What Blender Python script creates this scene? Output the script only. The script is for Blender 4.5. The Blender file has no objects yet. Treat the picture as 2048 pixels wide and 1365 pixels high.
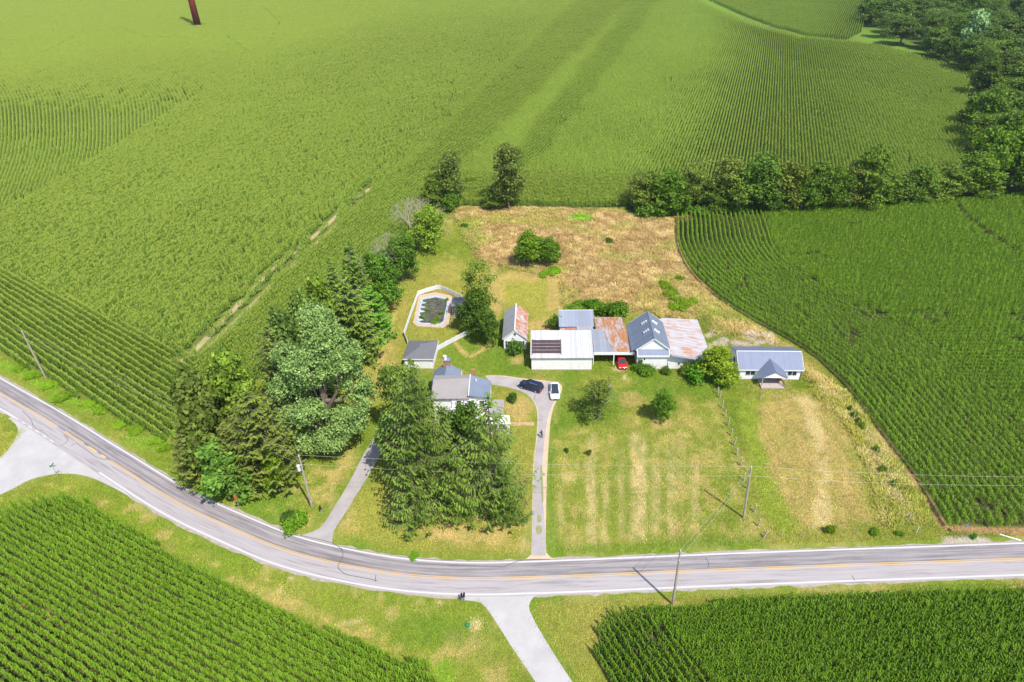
import bpy, bmesh, math, random
import numpy as np
from mathutils import Vector, Matrix, Euler

random.seed(7)
RNG = np.random.default_rng(7)
C = bpy.context.scene.collection
# ------------------------------------------------------------------ camera
F = 1365.0; H = 79.0; PITCH = math.radians(33.5); ROLL = math.radians(-1.8)
_f = np.array([0, math.cos(PITCH), -math.sin(PITCH)])
_r0 = np.array([1.0, 0, 0]); _u0 = np.cross(_r0, _f)
_c, _s = math.cos(ROLL), math.sin(ROLL)
_r = _r0 * _c + _u0 * _s; _u = -_r0 * _s + _u0 * _c
cam_d = bpy.data.cameras.new('camera'); cam = bpy.data.objects.new('camera', cam_d); C.objects.link(cam)
cam_d.sensor_width = 36; cam_d.lens = 36 * F / 2048; cam_d.clip_start = 0.5; cam_d.clip_end = 9000
cam.matrix_world = Matrix(((_r[0], _u[0], -_f[0], 0), (_r[1], _u[1], -_f[1], 0), (_r[2], _u[2], -_f[2], H), (0, 0, 0, 1)))
bpy.context.scene.camera = cam
# ------------------------------------------------------------------ light
SUN_EL = math.radians(56.5); SUN_AZ = math.radians(-56)      # direction to the sun, measured from +X
sd = Vector((math.cos(SUN_AZ) * math.cos(SUN_EL), math.sin(SUN_AZ) * math.cos(SUN_EL), math.sin(SUN_EL)))
sun_d = bpy.data.lights.new('sun', 'SUN'); sun_d.energy = 4.2; sun_d.angle = math.radians(0.6); sun_d.color = (1.0, 0.95, 0.86)
sun = bpy.data.objects.new('sun', sun_d); C.objects.link(sun)
sun.rotation_euler = sd.to_track_quat('Z', 'Y').to_euler()
W = bpy.data.worlds.new('World'); bpy.context.scene.world = W; W.use_nodes = True
_n = W.node_tree.nodes; _bg = _n['Background']; _sky = _n.new('ShaderNodeTexSky')
_sky.sky_type = 'NISHITA'; _sky.sun_disc = False; _sky.sun_elevation = SUN_EL
_sky.sun_rotation = math.atan2(sd.x, sd.y); _sky.dust_density = 1.0
W.node_tree.links.new(_sky.outputs[0], _bg.inputs[0]); _bg.inputs[1].default_value = 0.15
sc = bpy.context.scene
sc.view_settings.view_transform = 'Standard'; sc.view_settings.look = 'None'
sc.view_settings.exposure = 0.55; sc.view_settings.gamma = 1.0
sc.render.engine = 'CYCLES'
try:
    sc.cycles.max_bounces = 5; sc.cycles.diffuse_bounces = 3; sc.cycles.transmission_bounces = 3
    sc.cycles.transparent_max_bounces = 4; sc.cycles.use_adaptive_sampling = True
except Exception: pass

# ------------------------------------------------------------------ place helpers: photo pixel (2048 wide) -> point in the world
def G(px, py, z=0.0):
    d = _r * (px - 1024) / F - _u * (py - 682.5) / F + _f
    t = (z - H) / d[2]; q = d * t
    return np.array([q[0], q[1], z])
def GV(P, z=0.0):
    return np.array([G(p[0], p[1], z) for p in P])
def PRV(X, Y, Z=0.0):
    vx, vy, vz = X, Y, Z - H
    dep = vx * _f[0] + vy * _f[1] + vz * _f[2]
    dep = np.where(dep < 1, 1, dep)
    return 1024 + F * (vx * _r[0] + vy * _r[1] + vz * _r[2]) / dep, 682.5 - F * (vx * _u[0] + vy * _u[1] + vz * _u[2]) / dep
def vpdir(px, py=-221.0):
    d = _r * (px - 1024) / F - _u * (py - 682.5) / F + _f
    d = d[:2]; return d / np.linalg.norm(d)
def height_at(b, top):
    g = G(*b); lo, hi = 0, 90
    for _ in range(40):
        m = (lo + hi) / 2
        if float(PRV(g[0], g[1], m)[1]) > top: lo = m
        else: hi = m
    return lo
def width_at(b, w):
    return float(np.linalg.norm(G(b[0] + 50, b[1]) - G(b[0] - 50, b[1]))) * w / 100
def inpoly(x, y, P):
    P = np.asarray(P, float); r = np.zeros(np.shape(x), bool); n = len(P)
    for i in range(n):
        x1, y1 = P[i][:2]; x2, y2 = P[(i + 1) % n][:2]
        if y1 == y2: continue
        r ^= ((y1 > y) != (y2 > y)) & (x < (x2 - x1) * (y - y1) / (y2 - y1) + x1)
    return r
def polydist(x, y, P, closed=True):
    P = np.asarray(P, float); d = np.full(np.shape(x), 1e9); n = len(P)
    for i in range(n if closed else n - 1):
        ax, ay = P[i][:2]; bx, by = P[(i + 1) % n][:2]; ex, ey = bx - ax, by - ay
        t = np.clip(((x - ax) * ex + (y - ay) * ey) / (ex * ex + ey * ey + 1e-9), 0, 1)
        d = np.minimum(d, np.hypot(x - ax - t * ex, y - ay - t * ey))
    return d
_lat = RNG.random((256, 256))
def noise2(x, y):
    xi = np.floor(x).astype(int); yi = np.floor(y).astype(int); fx = x - xi; fy = y - yi
    fx = fx * fx * (3 - 2 * fx); fy = fy * fy * (3 - 2 * fy)
    a = _lat[xi % 256, yi % 256]; b = _lat[(xi + 1) % 256, yi % 256]; c = _lat[xi % 256, (yi + 1) % 256]; d = _lat[(xi + 1) % 256, (yi + 1) % 256]
    return (a * (1 - fx) + b * fx) * (1 - fy) + (c * (1 - fx) + d * fx) * fy
def fbm(x, y, o=4):
    s = 0; a = 0.5; t = 0
    for i in range(o):
        s = s + a * noise2(x * 2 ** i + 17.3 * i, y * 2 ** i + 5.7 * i); t += a; a *= 0.55
    return s / t

# ------------------------------------------------------------------ object helpers
def props(o, label=None, cat=None, group=None, kind=None):
    if label: o['label'] = label
    if cat: o['category'] = cat
    if group: o['group'] = group
    if kind: o['kind'] = kind
    return o
def thing(name, label, cat, loc=(0, 0, 0), rz=0.0, group=None):
    o = bpy.data.objects.new(name, None); C.objects.link(o); o.empty_display_size = 0.5
    o.location = tuple(float(v) for v in loc); o.rotation_euler = (0, 0, rz)
    return props(o, label, cat, group)
def link(name, me, m=None, parent=None, loc=None):
    o = bpy.data.objects.new(name, me); C.objects.link(o)
    if m is not None:
        me.materials.clear(); me.materials.append(m)
    if parent is not None: o.parent = parent
    if loc is not None: o.location = tuple(float(v) for v in loc)
    return o
class MB:
    """collects simple shapes, becomes ONE mesh"""
    def __init__(s): s.v = []; s.f = []; s.sm = False
    def add(s, V, Fs):
        n = len(s.v); s.v += [tuple(map(float, p)) for p in V]; s.f += [tuple(n + i for i in f) for f in Fs]; return s
    def box(s, x0, x1, y0, y1, z0, z1):
        V = [(x0, y0, z0), (x1, y0, z0), (x1, y1, z0), (x0, y1, z0), (x0, y0, z1), (x1, y0, z1), (x1, y1, z1), (x0, y1, z1)]
        return s.add(V, [(0, 3, 2, 1), (4, 5, 6, 7), (0, 1, 5, 4), (1, 2, 6, 5), (2, 3, 7, 6), (3, 0, 4, 7)])
    def slab(s, P, t=0.12, up=None):
        P = [Vector(p) for p in P]; n = (P[1] - P[0]).cross(P[2] - P[0]).normalized()
        if n.z < 0: n = -n
        if up: n = Vector(up)
        k = len(P); V = [tuple(p) for p in P] + [tuple(p - n * t) for p in P]
        return s.add(V, [tuple(range(k)), tuple(range(2 * k - 1, k - 1, -1))] + [(i, i + k, (i + 1) % k + k, (i + 1) % k) for i in range(k)])
    def prism(s, P, z0, z1):
        """vertical prism; z1 may be a list giving the top of each corner"""
        k = len(P); z1 = z1 if hasattr(z1, '__len__') else [z1] * k
        V = [(p[0], p[1], z0) for p in P] + [(p[0], p[1], z) for p, z in zip(P, z1)]
        return s.add(V, [tuple(range(k - 1, -1, -1)), tuple(range(k, 2 * k))] + [(i, (i + 1) % k, (i + 1) % k + k, i + k) for i in range(k)])
    def wallx(s, prof, y0, y1):
        """profile in x,z extruded along y"""
        k = len(prof); V = [(x, y0, z) for x, z in prof] + [(x, y1, z) for x, z in prof]
        return s.add(V, [tuple(range(k)), tuple(range(2 * k - 1, k - 1, -1))] + [(i, i + k, (i + 1) % k + k, (i + 1) % k) for i in range(k)])
    def wally(s, prof, x0, x1):
        k = len(prof); V = [(x0, y, z) for y, z in prof] + [(x1, y, z) for y, z in prof]
        return s.add(V, [tuple(range(k - 1, -1, -1)), tuple(range(k, 2 * k))] + [(i, (i + 1) % k, (i + 1) % k + k, i + k) for i in range(k)])
    def tube(s, pts, rad, n=6):
        pts = [Vector(p) for p in pts]; rad = rad if hasattr(rad, '__len__') else [rad] * len(pts)
        V = []; Fs = []; prev = None
        for i, p in enumerate(pts):
            d = (pts[min(i + 1, len(pts) - 1)] - pts[max(i - 1, 0)]).normalized()
            a = prev if prev is not None else (Vector((0, 0, 1)) if abs(d.z) < .9 else Vector((1, 0, 0)))
            b = d.cross(a); b = b.normalized() if b.length > 1e-6 else d.orthogonal().normalized()
            a = b.cross(d).normalized(); prev = a
            for j in range(n):
                t = 2 * math.pi * j / n; q = p + (a * math.cos(t) + b * math.sin(t)) * rad[i]; V.append(tuple(q))
        for i in range(len(pts) - 1):
            for j in range(n):
                Fs.append((i * n + j, i * n + (j + 1) % n, (i + 1) * n + (j + 1) % n, (i + 1) * n + j))
        m = (len(pts) - 1) * n
        Fs += [tuple(range(n - 1, -1, -1)), tuple(range(m, m + n))]
        return s.add(V, Fs)
    def mesh(s, name, fix=True):
        me = bpy.data.meshes.new(name); me.from_pydata(s.v, [], s.f); me.validate()
        if fix:
            bm = bmesh.new(); bm.from_mesh(me); bmesh.ops.recalc_face_normals(bm, faces=bm.faces); bm.to_mesh(me); bm.free()
        if s.sm:
            for p in me.polygons: p.use_smooth = True
        me.update(); return me
    def build(s, name, m=None, parent=None, loc=None, smooth=False, bevel=0):
        s.sm = smooth; o = link(name, s.mesh(name), m, parent, loc)
        if bevel:
            b = o.modifiers.new('bevel', 'BEVEL'); b.width = bevel; b.segments = 2; b.limit_method = 'ANGLE'
        return o
def qmesh(name, V, col=None, Fidx=None):
    """quads straight from numpy: V is (4n,3)"""
    n = len(V); me = bpy.data.meshes.new(name); me.vertices.add(n); me.vertices.foreach_set('co', np.asarray(V, np.float32).ravel())
    if Fidx is None: Fidx = np.arange(n).reshape(-1, 4)
    q = len(Fidx); me.loops.add(q * 4); me.loops.foreach_set('vertex_index', Fidx.astype(np.int32).ravel())
    me.polygons.add(q); me.polygons.foreach_set('loop_start', np.arange(0, q * 4, 4, dtype=np.int32))
    me.update(calc_edges=True)
    if col is not None:
        a = me.attributes.new('Col', 'FLOAT_COLOR', 'POINT'); c = np.ones((n, 4), np.float32); c[:, :col.shape[1]] = col; a.data.foreach_set('color', c.ravel())
    return me

# ------------------------------------------------------------------ materials
class NT:
    def __init__(s, name):
        s.m = bpy.data.materials.new(name); s.m.use_nodes = True; s.t = s.m.node_tree; s.t.nodes.clear()
        s.out = s.t.nodes.new('ShaderNodeOutputMaterial')
    def n(s, typ, **k):
        nd = s.t.nodes.new(typ)
        for a, b in k.items(): setattr(nd, a, b)
        return nd
    def l(s, a, b): s.t.links.new(a, b)
    def set(s, sock, v):
        if hasattr(v, 'is_output') or isinstance(v, bpy.types.NodeSocket): s.l(v, sock)
        else: sock.default_value = v
    def math(s, op, a, b=0.0, c=None):
        nd = s.n('ShaderNodeMath', operation=op); s.set(nd.inputs[0], a); s.set(nd.inputs[1], b)
        if c is not None: s.set(nd.inputs[2], c)
        return nd.outputs[0]
    def mix(s, f, a, b, blend='MIX'):
        nd = s.n('ShaderNodeMix', data_type='RGBA', blend_type=blend); nd.clamp_factor = True
        s.set(nd.inputs[0], f)
        for i, v in ((6, a), (7, b)):
            if isinstance(v, tuple) and len(v) == 3: v = (*v, 1)
            s.set(nd.inputs[i], v)
        return nd.outputs[2]
    def ramp(s, f, p0, p1, c0=(0, 0, 0, 1), c1=(1, 1, 1, 1)):
        nd = s.n('ShaderNodeValToRGB'); e = nd.color_ramp.elements; e[0].position = p0; e[1].position = p1; e[0].color = c0; e[1].color = c1
        s.set(nd.inputs[0], f); return nd.outputs[0]
    def coord(s, kind='Object', scale=(1, 1, 1), rot=(0, 0, 0)):
        if kind == 'World': v = s.n('ShaderNodeNewGeometry').outputs['Position']
        elif kind == 'UV': v = s.n('ShaderNodeUVMap').outputs[0]
        else: v = s.n('ShaderNodeTexCoord').outputs[kind]
        mp = s.n('ShaderNodeMapping'); mp.inputs['Scale'].default_value = scale; mp.inputs['Rotation'].default_value = rot; s.l(v, mp.inputs[0]); return mp.outputs[0]
    def noise(s, vec, scale=1.0, detail=4.0, rough=0.6):
        nd = s.n('ShaderNodeTexNoise'); nd.inputs['Scale'].default_value = scale; nd.inputs['Detail'].default_value = detail; nd.inputs['Roughness'].default_value = rough
        s.l(vec, nd.inputs['Vector']); return nd.outputs[0]
    def principled(s, col, rough=0.8, metal=0.0, spec=0.3, bump=None, bstr=0.3, bdist=0.02, **kw):
        b = s.n('ShaderNodeBsdfPrincipled')
        if isinstance(col, tuple) and len(col) == 3: col = (*col, 1)
        s.set(b.inputs['Base Color'], col); s.set(b.inputs['Roughness'], rough); s.set(b.inputs['Metallic'], metal); b.inputs['Specular IOR Level'].default_value = spec
        for k, v in kw.items(): s.set(b.inputs[k.replace('_', ' ')], v)
        if bump is not None:
            bp = s.n('ShaderNodeBump'); bp.inputs['Strength'].default_value = bstr; bp.inputs['Distance'].default_value = bdist; s.l(bump, bp.inputs['Height']); s.l(bp.outputs[0], b.inputs['Normal'])
        s.l(b.outputs[0], s.out.inputs[0]); return s.m

def m_plain(name, col, rough=0.7, metal=0.0, var=0.12, scale=2.0, spec=0.3, **kw):
    t = NT(name); v = t.coord('Object'); nz = t.noise(v, scale, 5)
    a = tuple(c * (1 - var) for c in col); b = tuple(min(1, c * (1 + var)) for c in col)
    return t.principled(t.mix(t.ramp(nz, .3, .7), a, b), rough, metal, spec, **kw)

def m_leaf(name, dark, light, trans=0.25, hue=(1, 1, 1)):
    t = NT(name)
    at = t.n('ShaderNodeAttribute', attribute_name='Col'); at.attribute_type = 'GEOMETRY'
    oi = t.n('ShaderNodeObjectInfo')
    nz = t.noise(t.coord('World'), 0.45, 3)
    f = t.math('ADD', t.math('MULTIPLY', at.outputs['Fac'], 0.75), t.math('MULTIPLY', nz, 0.35))
    c = t.mix(f, dark, light)
    c = t.mix(1.0, c, oi.outputs['Color'], 'MULTIPLY')
    rr = t.math('MULTIPLY_ADD', oi.outputs['Random'], 0.3, 0.85)
    hs = t.n('ShaderNodeHueSaturation'); t.l(rr, hs.inputs['Value']); t.l(c, hs.inputs['Color']); c = hs.outputs[0]
    d = t.n('ShaderNodeBsdfPrincipled'); d.inputs['Roughness'].default_value = 0.6; d.inputs['Specular IOR Level'].default_value = 0.2; t.l(c, d.inputs['Base Color'])
    tr = t.n('ShaderNodeBsdfTranslucent'); t.l(c, tr.inputs['Color'])
    mx = t.n('ShaderNodeMixShader'); mx.inputs[0].default_value = trans; t.l(d.outputs[0], mx.inputs[1]); t.l(tr.outputs[0], mx.inputs[2]); t.l(mx.outputs[0], t.out.inputs[0])
    return t.m

M = {}
M['leaf'] = m_leaf('broad_leaves', (0.044, 0.084, 0.011), (0.240, 0.345, 0.044), .35)
M['leaf_bright'] = m_leaf('bright_leaves', (0.055, 0.120, 0.010), (0.27, 0.41, 0.035), .35)
M['leaf_pale'] = m_leaf('silvery_leaves', (0.055, 0.130, 0.022), (0.37, 0.52, 0.155), .25)
M['needle'] = m_leaf('spruce_needles', (0.036, 0.070, 0.010), (0.215, 0.325, 0.042), .2)
M['needle_dark'] = m_leaf('dark_needles', (0.040, 0.074, 0.012), (0.240, 0.320, 0.052), .2)
M['bark'] = m_plain('bark', (0.16, 0.125, 0.10), .9, var=.35, scale=3)
M['deadwood'] = m_plain('dead_wood', (0.36, 0.30, 0.25), .9, var=.25, scale=3)
M['white'] = m_plain('white_paint', (0.76, 0.76, 0.76), .6, var=.05)
M['trim'] = m_plain('white_trim', (0.70, 0.70, 0.70), .5, var=.03)
M['glass'] = NT('window_glass').principled((0.03, 0.04, 0.05), .08, 0, .6)
M['dark'] = m_plain('dark_interior', (0.035, 0.03, 0.03), .9)
M['shutter'] = m_plain('dark_shutter_paint', (0.035, 0.03, 0.045), .6)
M['brick'] = m_plain('chimney_brick', (0.36, 0.17, 0.11), .9, var=.3, scale=6)
M['concrete'] = m_plain('concrete', (0.46, 0.43, 0.41), .9, var=.15, scale=1.2)
M['pole_wood'] = m_plain('weathered_pole_wood', (0.34, 0.29, 0.25), .9, var=.2, scale=4)
M['post_wood'] = m_plain('grey_post_wood', (0.42, 0.36, 0.29), .9, var=.25, scale=4)
M['deck_wood'] = m_plain('grey_deck_boards', (0.40, 0.34, 0.30), .85, var=.2, scale=5)
M['steel'] = m_plain('galvanised_steel', (0.45, 0.46, 0.48), .45, .6, var=.1)
M['rust_steel'] = m_plain('rust_red_steel', (0.20, 0.028, 0.018), .8, 0, var=.25, scale=.3)
M['wire'] = NT('pale_wire').principled((0.33, 0.33, 0.27), .6, 0.1)
M['black'] = m_plain('black_plastic', (0.02, 0.02, 0.022), .5)
M['orange'] = m_plain('orange_sign_face', (0.85, 0.12, 0.01), .5, var=.03)
M['bluesign'] = m_plain('blue_grey_sign_face', (0.10, 0.17, 0.30), .5, var=.03)
M['greensign'] = m_plain('green_sign_face', (0.02, 0.18, 0.09), .5, var=.03)

def m_siding(name, col, period=0.15, dirt=0.25, dcol=(0.45, 0.40, 0.36)):
    t = NT(name); v = t.coord('Object'); sx = t.n('ShaderNodeSeparateXYZ'); t.l(v, sx.inputs[0])
    w = t.math('FRACT', t.math('DIVIDE', sx.outputs[2], period))
    nz = t.noise(v, 1.1, 6, .7); st = t.noise(t.coord('Object', (.5, .5, 5)), 1.2, 4, .7)
    c = t.mix(t.math('MULTIPLY', t.ramp(nz, .45, .75), dirt), col, dcol)
    c = t.mix(t.math('MULTIPLY', t.ramp(st, .5, .7), dirt), c, dcol)
    return t.principled(c, .7, bump=w, bstr=.5, bdist=.02)
M['siding'] = m_siding('white_lap_siding', (0.82, 0.82, 0.83), .14, .12)
M['boards'] = m_siding('weathered_whitewashed_boards', (0.84, 0.82, 0.81), .25, .4, (0.48, 0.41, 0.37))
M['blocks'] = m_siding('whitewashed_block_wall', (0.84, 0.82, 0.81), .4, .4, (0.46, 0.43, 0.41))

def m_metal_roof(name, col, rust=0.0, axis=0, period=0.6, rustcol=(0.36, 0.11, 0.05), streak=(1, 1, 1), rough=.45, lo=.5, hi=.6, seam=.75, tone=.15):
    """ribbed sheet roof; ribs repeat along the local axis"""
    t = NT(name); v = t.coord('Object'); sx = t.n('ShaderNodeSeparateXYZ'); t.l(v, sx.inputs[0]); a = sx.outputs[axis]
    fr = t.math('FRACT', t.math('DIVIDE', a, period)); rib = t.math('LESS_THAN', fr, 0.12)
    cell = t.math('FLOOR', t.math('DIVIDE', a, period)); wn = t.n('ShaderNodeTexWhiteNoise', noise_dimensions='1D'); t.l(cell, wn.inputs['W'])
    c = t.mix(wn.outputs[0], tuple(x * (1 - tone) for x in col), tuple(min(1, x * (1 + tone)) for x in col))
    c = t.mix(t.math('MULTIPLY', t.ramp(t.noise(v, .8, 5), .4, .7), .25), c, tuple(x * .7 for x in col))
    if rust > 0:
        n1 = t.noise(t.coord('Object', streak), 1.0, 6, .65); n2 = t.noise(v, .35, 3)
        m = t.ramp(t.math('ADD', t.math('MULTIPLY', n1, .7), t.math('MULTIPLY', n2, .3)), lo, hi)
        rc = t.mix(t.ramp(t.noise(v, 3, 4), .35, .65), rustcol, tuple(min(1, x * 1.7) for x in rustcol))
        c = t.mix(t.math('MULTIPLY', m, rust), c, rc)
    c = t.mix(t.math('MULTIPLY', rib, 1 - seam), c, (0.05, 0.05, 0.06))
    return t.principled(c, rough, 0.15, .4, bump=rib, bstr=.6, bdist=.04)
M['roof_blue'] = m_metal_roof('slate_blue_metal_roof', (0.17, 0.20, 0.265), 0, 1, .5, tone=.08)
M['roof_lilac'] = m_metal_roof('blue_grey_metal_roof', (0.165, 0.19, 0.275), 0, 0, .45, tone=.05, seam=.8, rough=.6)
M['roof_lilac_y'] = m_metal_roof('blue_grey_metal_roof_porch', (0.165, 0.19, 0.275), 0, 1, .45, tone=.05, seam=.85)
M['roof_shed'] = m_metal_roof('white_ribbed_metal_roof', (0.58, 0.57, 0.575), .5, 0, .42, (0.40, 0.28, 0.2), (2.0, .3, 1), lo=.56, hi=.72, seam=.6, tone=.16)
M['roof_rust'] = m_metal_roof('rusted_tin_roof', (0.42, 0.41, 0.44), 1, 0, .7, (0.30, 0.135, 0.055), (1.3, .45, 1), lo=.40, hi=.52, tone=.06)
M['roof_grey'] = m_metal_roof('grey_tin_roof', (0.29, 0.305, 0.35), .35, 0, .7, (0.38, 0.24, 0.17), (1, .5, 1), lo=.60, hi=.75, seam=.9, tone=.08)
M['roof_lean'] = m_metal_roof('white_tin_roof_with_rust', (0.50, 0.475, 0.49), .85, 1, .7, (0.34, 0.16, 0.08), (.35, 2.4, 1), lo=.49, hi=.58, seam=.9, tone=.05)
M['roof_cott_l'] = m_metal_roof('grey_cottage_roof', (0.36, 0.36, 0.40), 0, 1, .5, seam=.9, tone=.05)
M['roof_cott_r'] = m_metal_roof('rusty_cottage_roof', (0.50, 0.47, 0.47), 1, 1, .6, (0.34, 0.12, 0.05), (.4, 1.6, 1), lo=.42, hi=.52, seam=.9, tone=.08)
def m_shingle(name, col, var=.15):
    t = NT(name); v = t.coord('Object'); nz = t.noise(v, 5, 5, .7); n2 = t.noise(v, .7, 4)
    c = t.mix(t.ramp(nz, .3, .7), tuple(x * (1 - var) for x in col), tuple(x * (1 + var) for x in col))
    c = t.mix(t.math('MULTIPLY', t.ramp(n2, .4, .7), .3), c, tuple(x * 1.3 for x in col))
    return t.principled(c, .9, bump=nz, bstr=.4, bdist=.03)
M['shingle'] = m_shingle('dark_grey_shingles', (0.135, 0.135, 0.150))
M['shingle_pale'] = m_shingle('pale_grey_shingles', (0.27, 0.25, 0.25))
M['shingle_blue'] = m_shingle('blue_grey_shingles', (0.155, 0.185, 0.245))

# ------------------------------------------------------------------ ground (one sheet, fine grid inside, stretching out to the horizon)
def axis(lo, hi, step, far):
    a = list(np.arange(lo, hi + step * .5, step)); d = step; x = hi
    while x < far: d *= 1.25; x += d; a.append(x)
    d = step; x = lo; b = []
    while x > -far: d *= 1.25; x -= d; b.append(x)
    return np.array(b[::-1] + a)
GX = axis(-132, 132, 0.4, 3500); GY = axis(38, 215, 0.4, 3800)
GX2, GY2 = np.meshgrid(GX, GY); gx = GX2.ravel(); gy = GY2.ravel()
pxs, pys = PRV(gx, gy)
pxs = np.where(gy < 25, -9999, pxs)
nw1 = fbm(gx * .35, gy * .35, 4) - .5; nw2 = fbm(gx * .35 + 50, gy * .35 + 90, 4) - .5
wx = pxs + nw1 * 26; wy = pys + nw2 * 20
nA = fbm(gx * .10, gy * .10, 5); nB = fbm(gx * .5 + 9, gy * .5, 4); nC = fbm(gx * 1.6, gy * .28, 4)      # nC: streaks along +Y
def ss(x, a, b): t = np.clip((x - a) / (b - a), 0, 1); return t * t * (3 - 2 * t)
GREEN = np.array([.170, .235, .022]); LUSH = np.array([.115, .225, .016]); OLIVE = np.array([.285, .285, .055])
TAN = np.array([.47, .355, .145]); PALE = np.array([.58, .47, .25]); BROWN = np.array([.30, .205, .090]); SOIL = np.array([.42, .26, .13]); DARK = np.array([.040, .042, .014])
LIME = np.array([.16, .32, .02]); GRAV = np.array([.50, .42, .37])
col = GREEN[None, :] * np.ones((len(gx), 1))
def lay(c, m):
    global col
    m = np.clip(m, 0, 1)[:, None]; col = col * (1 - m) + np.asarray(c)[None, :] * m
def pmask(P, soft, x=None, y=None):
    x = wx if x is None else x; y = wy if y is None else y
    i = inpoly(x, y, P); d = polydist(x, y, P); return ss(np.where(i, d, -d), -soft, soft)
def blob(cx, cy, rx, ry, soft=.5):
    d = np.hypot((wx - cx) / rx, (wy - cy) / ry); return 1 - ss(d, 1 - soft, 1 + soft * .6)
lay(OLIVE, ss(nA, .38, .62) * .7)
lay(LUSH, ss(fbm(gx * .07 + 40, gy * .07), .55, .75) * .5)
lay(TAN, ss(fbm(gx * .25 + 140, gy * .12 + 7, 5), .56, .68) * .38)
# everything under and round the maize: soil tone, near fields with row shade painted in
F1 = [(-420, 1130), (-120, 1040), (0, 1010), (60, 990), (118, 980), (170, 994), (230, 1030), (330, 1090), (450, 1157), (560, 1203), (640, 1243), (760, 1292), (845, 1325), (882, 1368), (900, 1440), (850, 1700), (-600, 1700)]
F2 = [(1192, 1290), (1200, 1248), (1220, 1222), (1262, 1212), (1340, 1209), (1450, 1193), (1700, 1180), (2048, 1174), (2500, 1164), (2600, 1700), (1330, 1700), (1225, 1370), (1205, 1330)]
F3 = [(1352, 437), (1355, 490), (1380, 542), (1432, 592), (1502, 638), (1572, 676), (1642, 723), (1702, 783), (1762, 863), (1817, 933), (1852, 985), (1890, 1052), (2048, 1056), (2500, 1068), (2800, 900), (2800, 330), (2300, 372), (2048, 392), (1900, 405), (1700, 420), (1500, 430), (1400, 428)]
F4 = [(-600, 380), (-300, 556), (0, 705), (50, 735), (100, 762), (150, 792), (250, 850), (342, 886), (420, 850), (560, 720), (700, 590), (790, 505), (830, 445), (862, 418), (900, 412), (1040, 414), (1200, 417), (1260, 412), (1340, 405), (1500, 400), (1700, 395), (1880, 380), (1925, 330), (1935, 290), (1932, 200), (1945, 152), (1850, 122), (1760, 97), (1690, 88), (1600, 78), (1540, 61), (1480, 42), (1400, 10), (1330, -90), (-900, -90)]
F5 = [(1412, -3), (1485, 30), (1545, 53), (1615, 72), (1695, 80), (1727, 62), (1735, 0), (1760, -90), (1350, -90)]
def wp(P, z): return GV(P, z)[:, :2]
WF1, WF2, WF3, WF4, WF5 = wp(F1, 1.9), wp(F2, 1.9), wp(F3, .3), wp(F4, .3), wp(F5, .3)
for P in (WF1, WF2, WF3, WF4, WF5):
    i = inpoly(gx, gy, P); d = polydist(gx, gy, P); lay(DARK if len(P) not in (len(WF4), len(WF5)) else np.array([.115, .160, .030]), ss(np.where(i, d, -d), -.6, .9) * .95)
for T_ in (wp([(360, 722), (379, 710), (487, 596), (534, 546), (646, 456), (704, 400), (760, 362), (830, 338)], .3), wp([(410, 700), (490, 623), (564, 549), (666, 456), (725, 400), (800, 352)], .3)):
    lay(np.array([.50, .40, .20]), ss(.95 - polydist(gx, gy, T_, False), 0, .5) * ss(fbm(gx * .1 + 3, gy * .1, 3), .38, .46) * .95)
for b_ in ((410, 742, 5, 9), (345, 878, 10, 8), (97, 1232, 14, 9), (40, 1215, 10, 7), (220, 1268, 16, 6)): lay(SOIL, 1 - ss(np.hypot((wx - b_[0]) / b_[2], (wy - b_[1]) / b_[3]), .6, 1.2))
# orange bare soil strips along the right-hand field edge and at field corners
lay(SOIL, ss(1.1 - polydist(gx, gy, wp([(1352, 440), (1354, 492), (1378, 545), (1430, 596)], 0), False), 0, .8) * .9)
lay(SOIL, ss(.9 - polydist(gx, gy, wp([(1752, 862), (1806, 933), (1848, 990), (1884, 1050)], 0), False), 0, .7) * ss(nB, .3, .5))
lay(SOIL, pmask([(1882, 1052), (2300, 1064), (2300, 1076), (1960, 1066), (1884, 1062)], 4, pxs, pys))
lay(SOIL, pmask([(1347, 428), (1392, 428), (1372, 440), (1350, 441)], 4))
# dry meadow behind the barns
MEAD = [(905, 418), (1000, 412), (1200, 418), (1346, 440), (1350, 500), (1378, 553), (1428, 602), (1500, 648), (1560, 690), (1500, 672), (1420, 665), (1420, 640), (1330, 640), (1290, 620), (1230, 625), (1130, 612), (1122, 556), (1030, 540), (960, 520), (930, 480)]
lay(BROWN, pmask(MEAD, 12) * .95)
lay(TAN * np.array([.85, .88, .9]), pmask(MEAD, 12) * ss(nB, .45, .65) * .6)
lay(PALE, pmask(MEAD, 12) * ss(fbm(gx * .9 + 3, gy * .5 + 8, 4), .55, .7) * .6)
lay(GREEN * 1.2, pmask(MEAD, 12) * ss(fbm(gx * .16 + 70, gy * .16 + 8, 4), .56, .7) * .4)
for b in ((1000, 440, 60, 12, .4, OLIVE), (1080, 445, 60, 14, .6, OLIVE), (1163, 436, 26, 9, .95, LIME), (935, 470, 30, 40, .6, GREEN), (1340, 600, 70, 45, .35, OLIVE), (1450, 640, 70, 20, .6, GREEN), (1180, 625, 60, 8, .5, GREEN), (1410, 675, 50, 9, .4, GREEN)):
    lay(b[5], blob(*b[:4]) * b[4])
WOODPX = [(1925, 400), (1932, 330), (1950, 290), (1945, 215), (1962, 165), (1870, 122), (1770, 90), (1738, 58), (1742, 0), (1760, -75), (2500, -75), (2700, 120), (2500, 360), (2300, 385), (2048, 395)]
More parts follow.
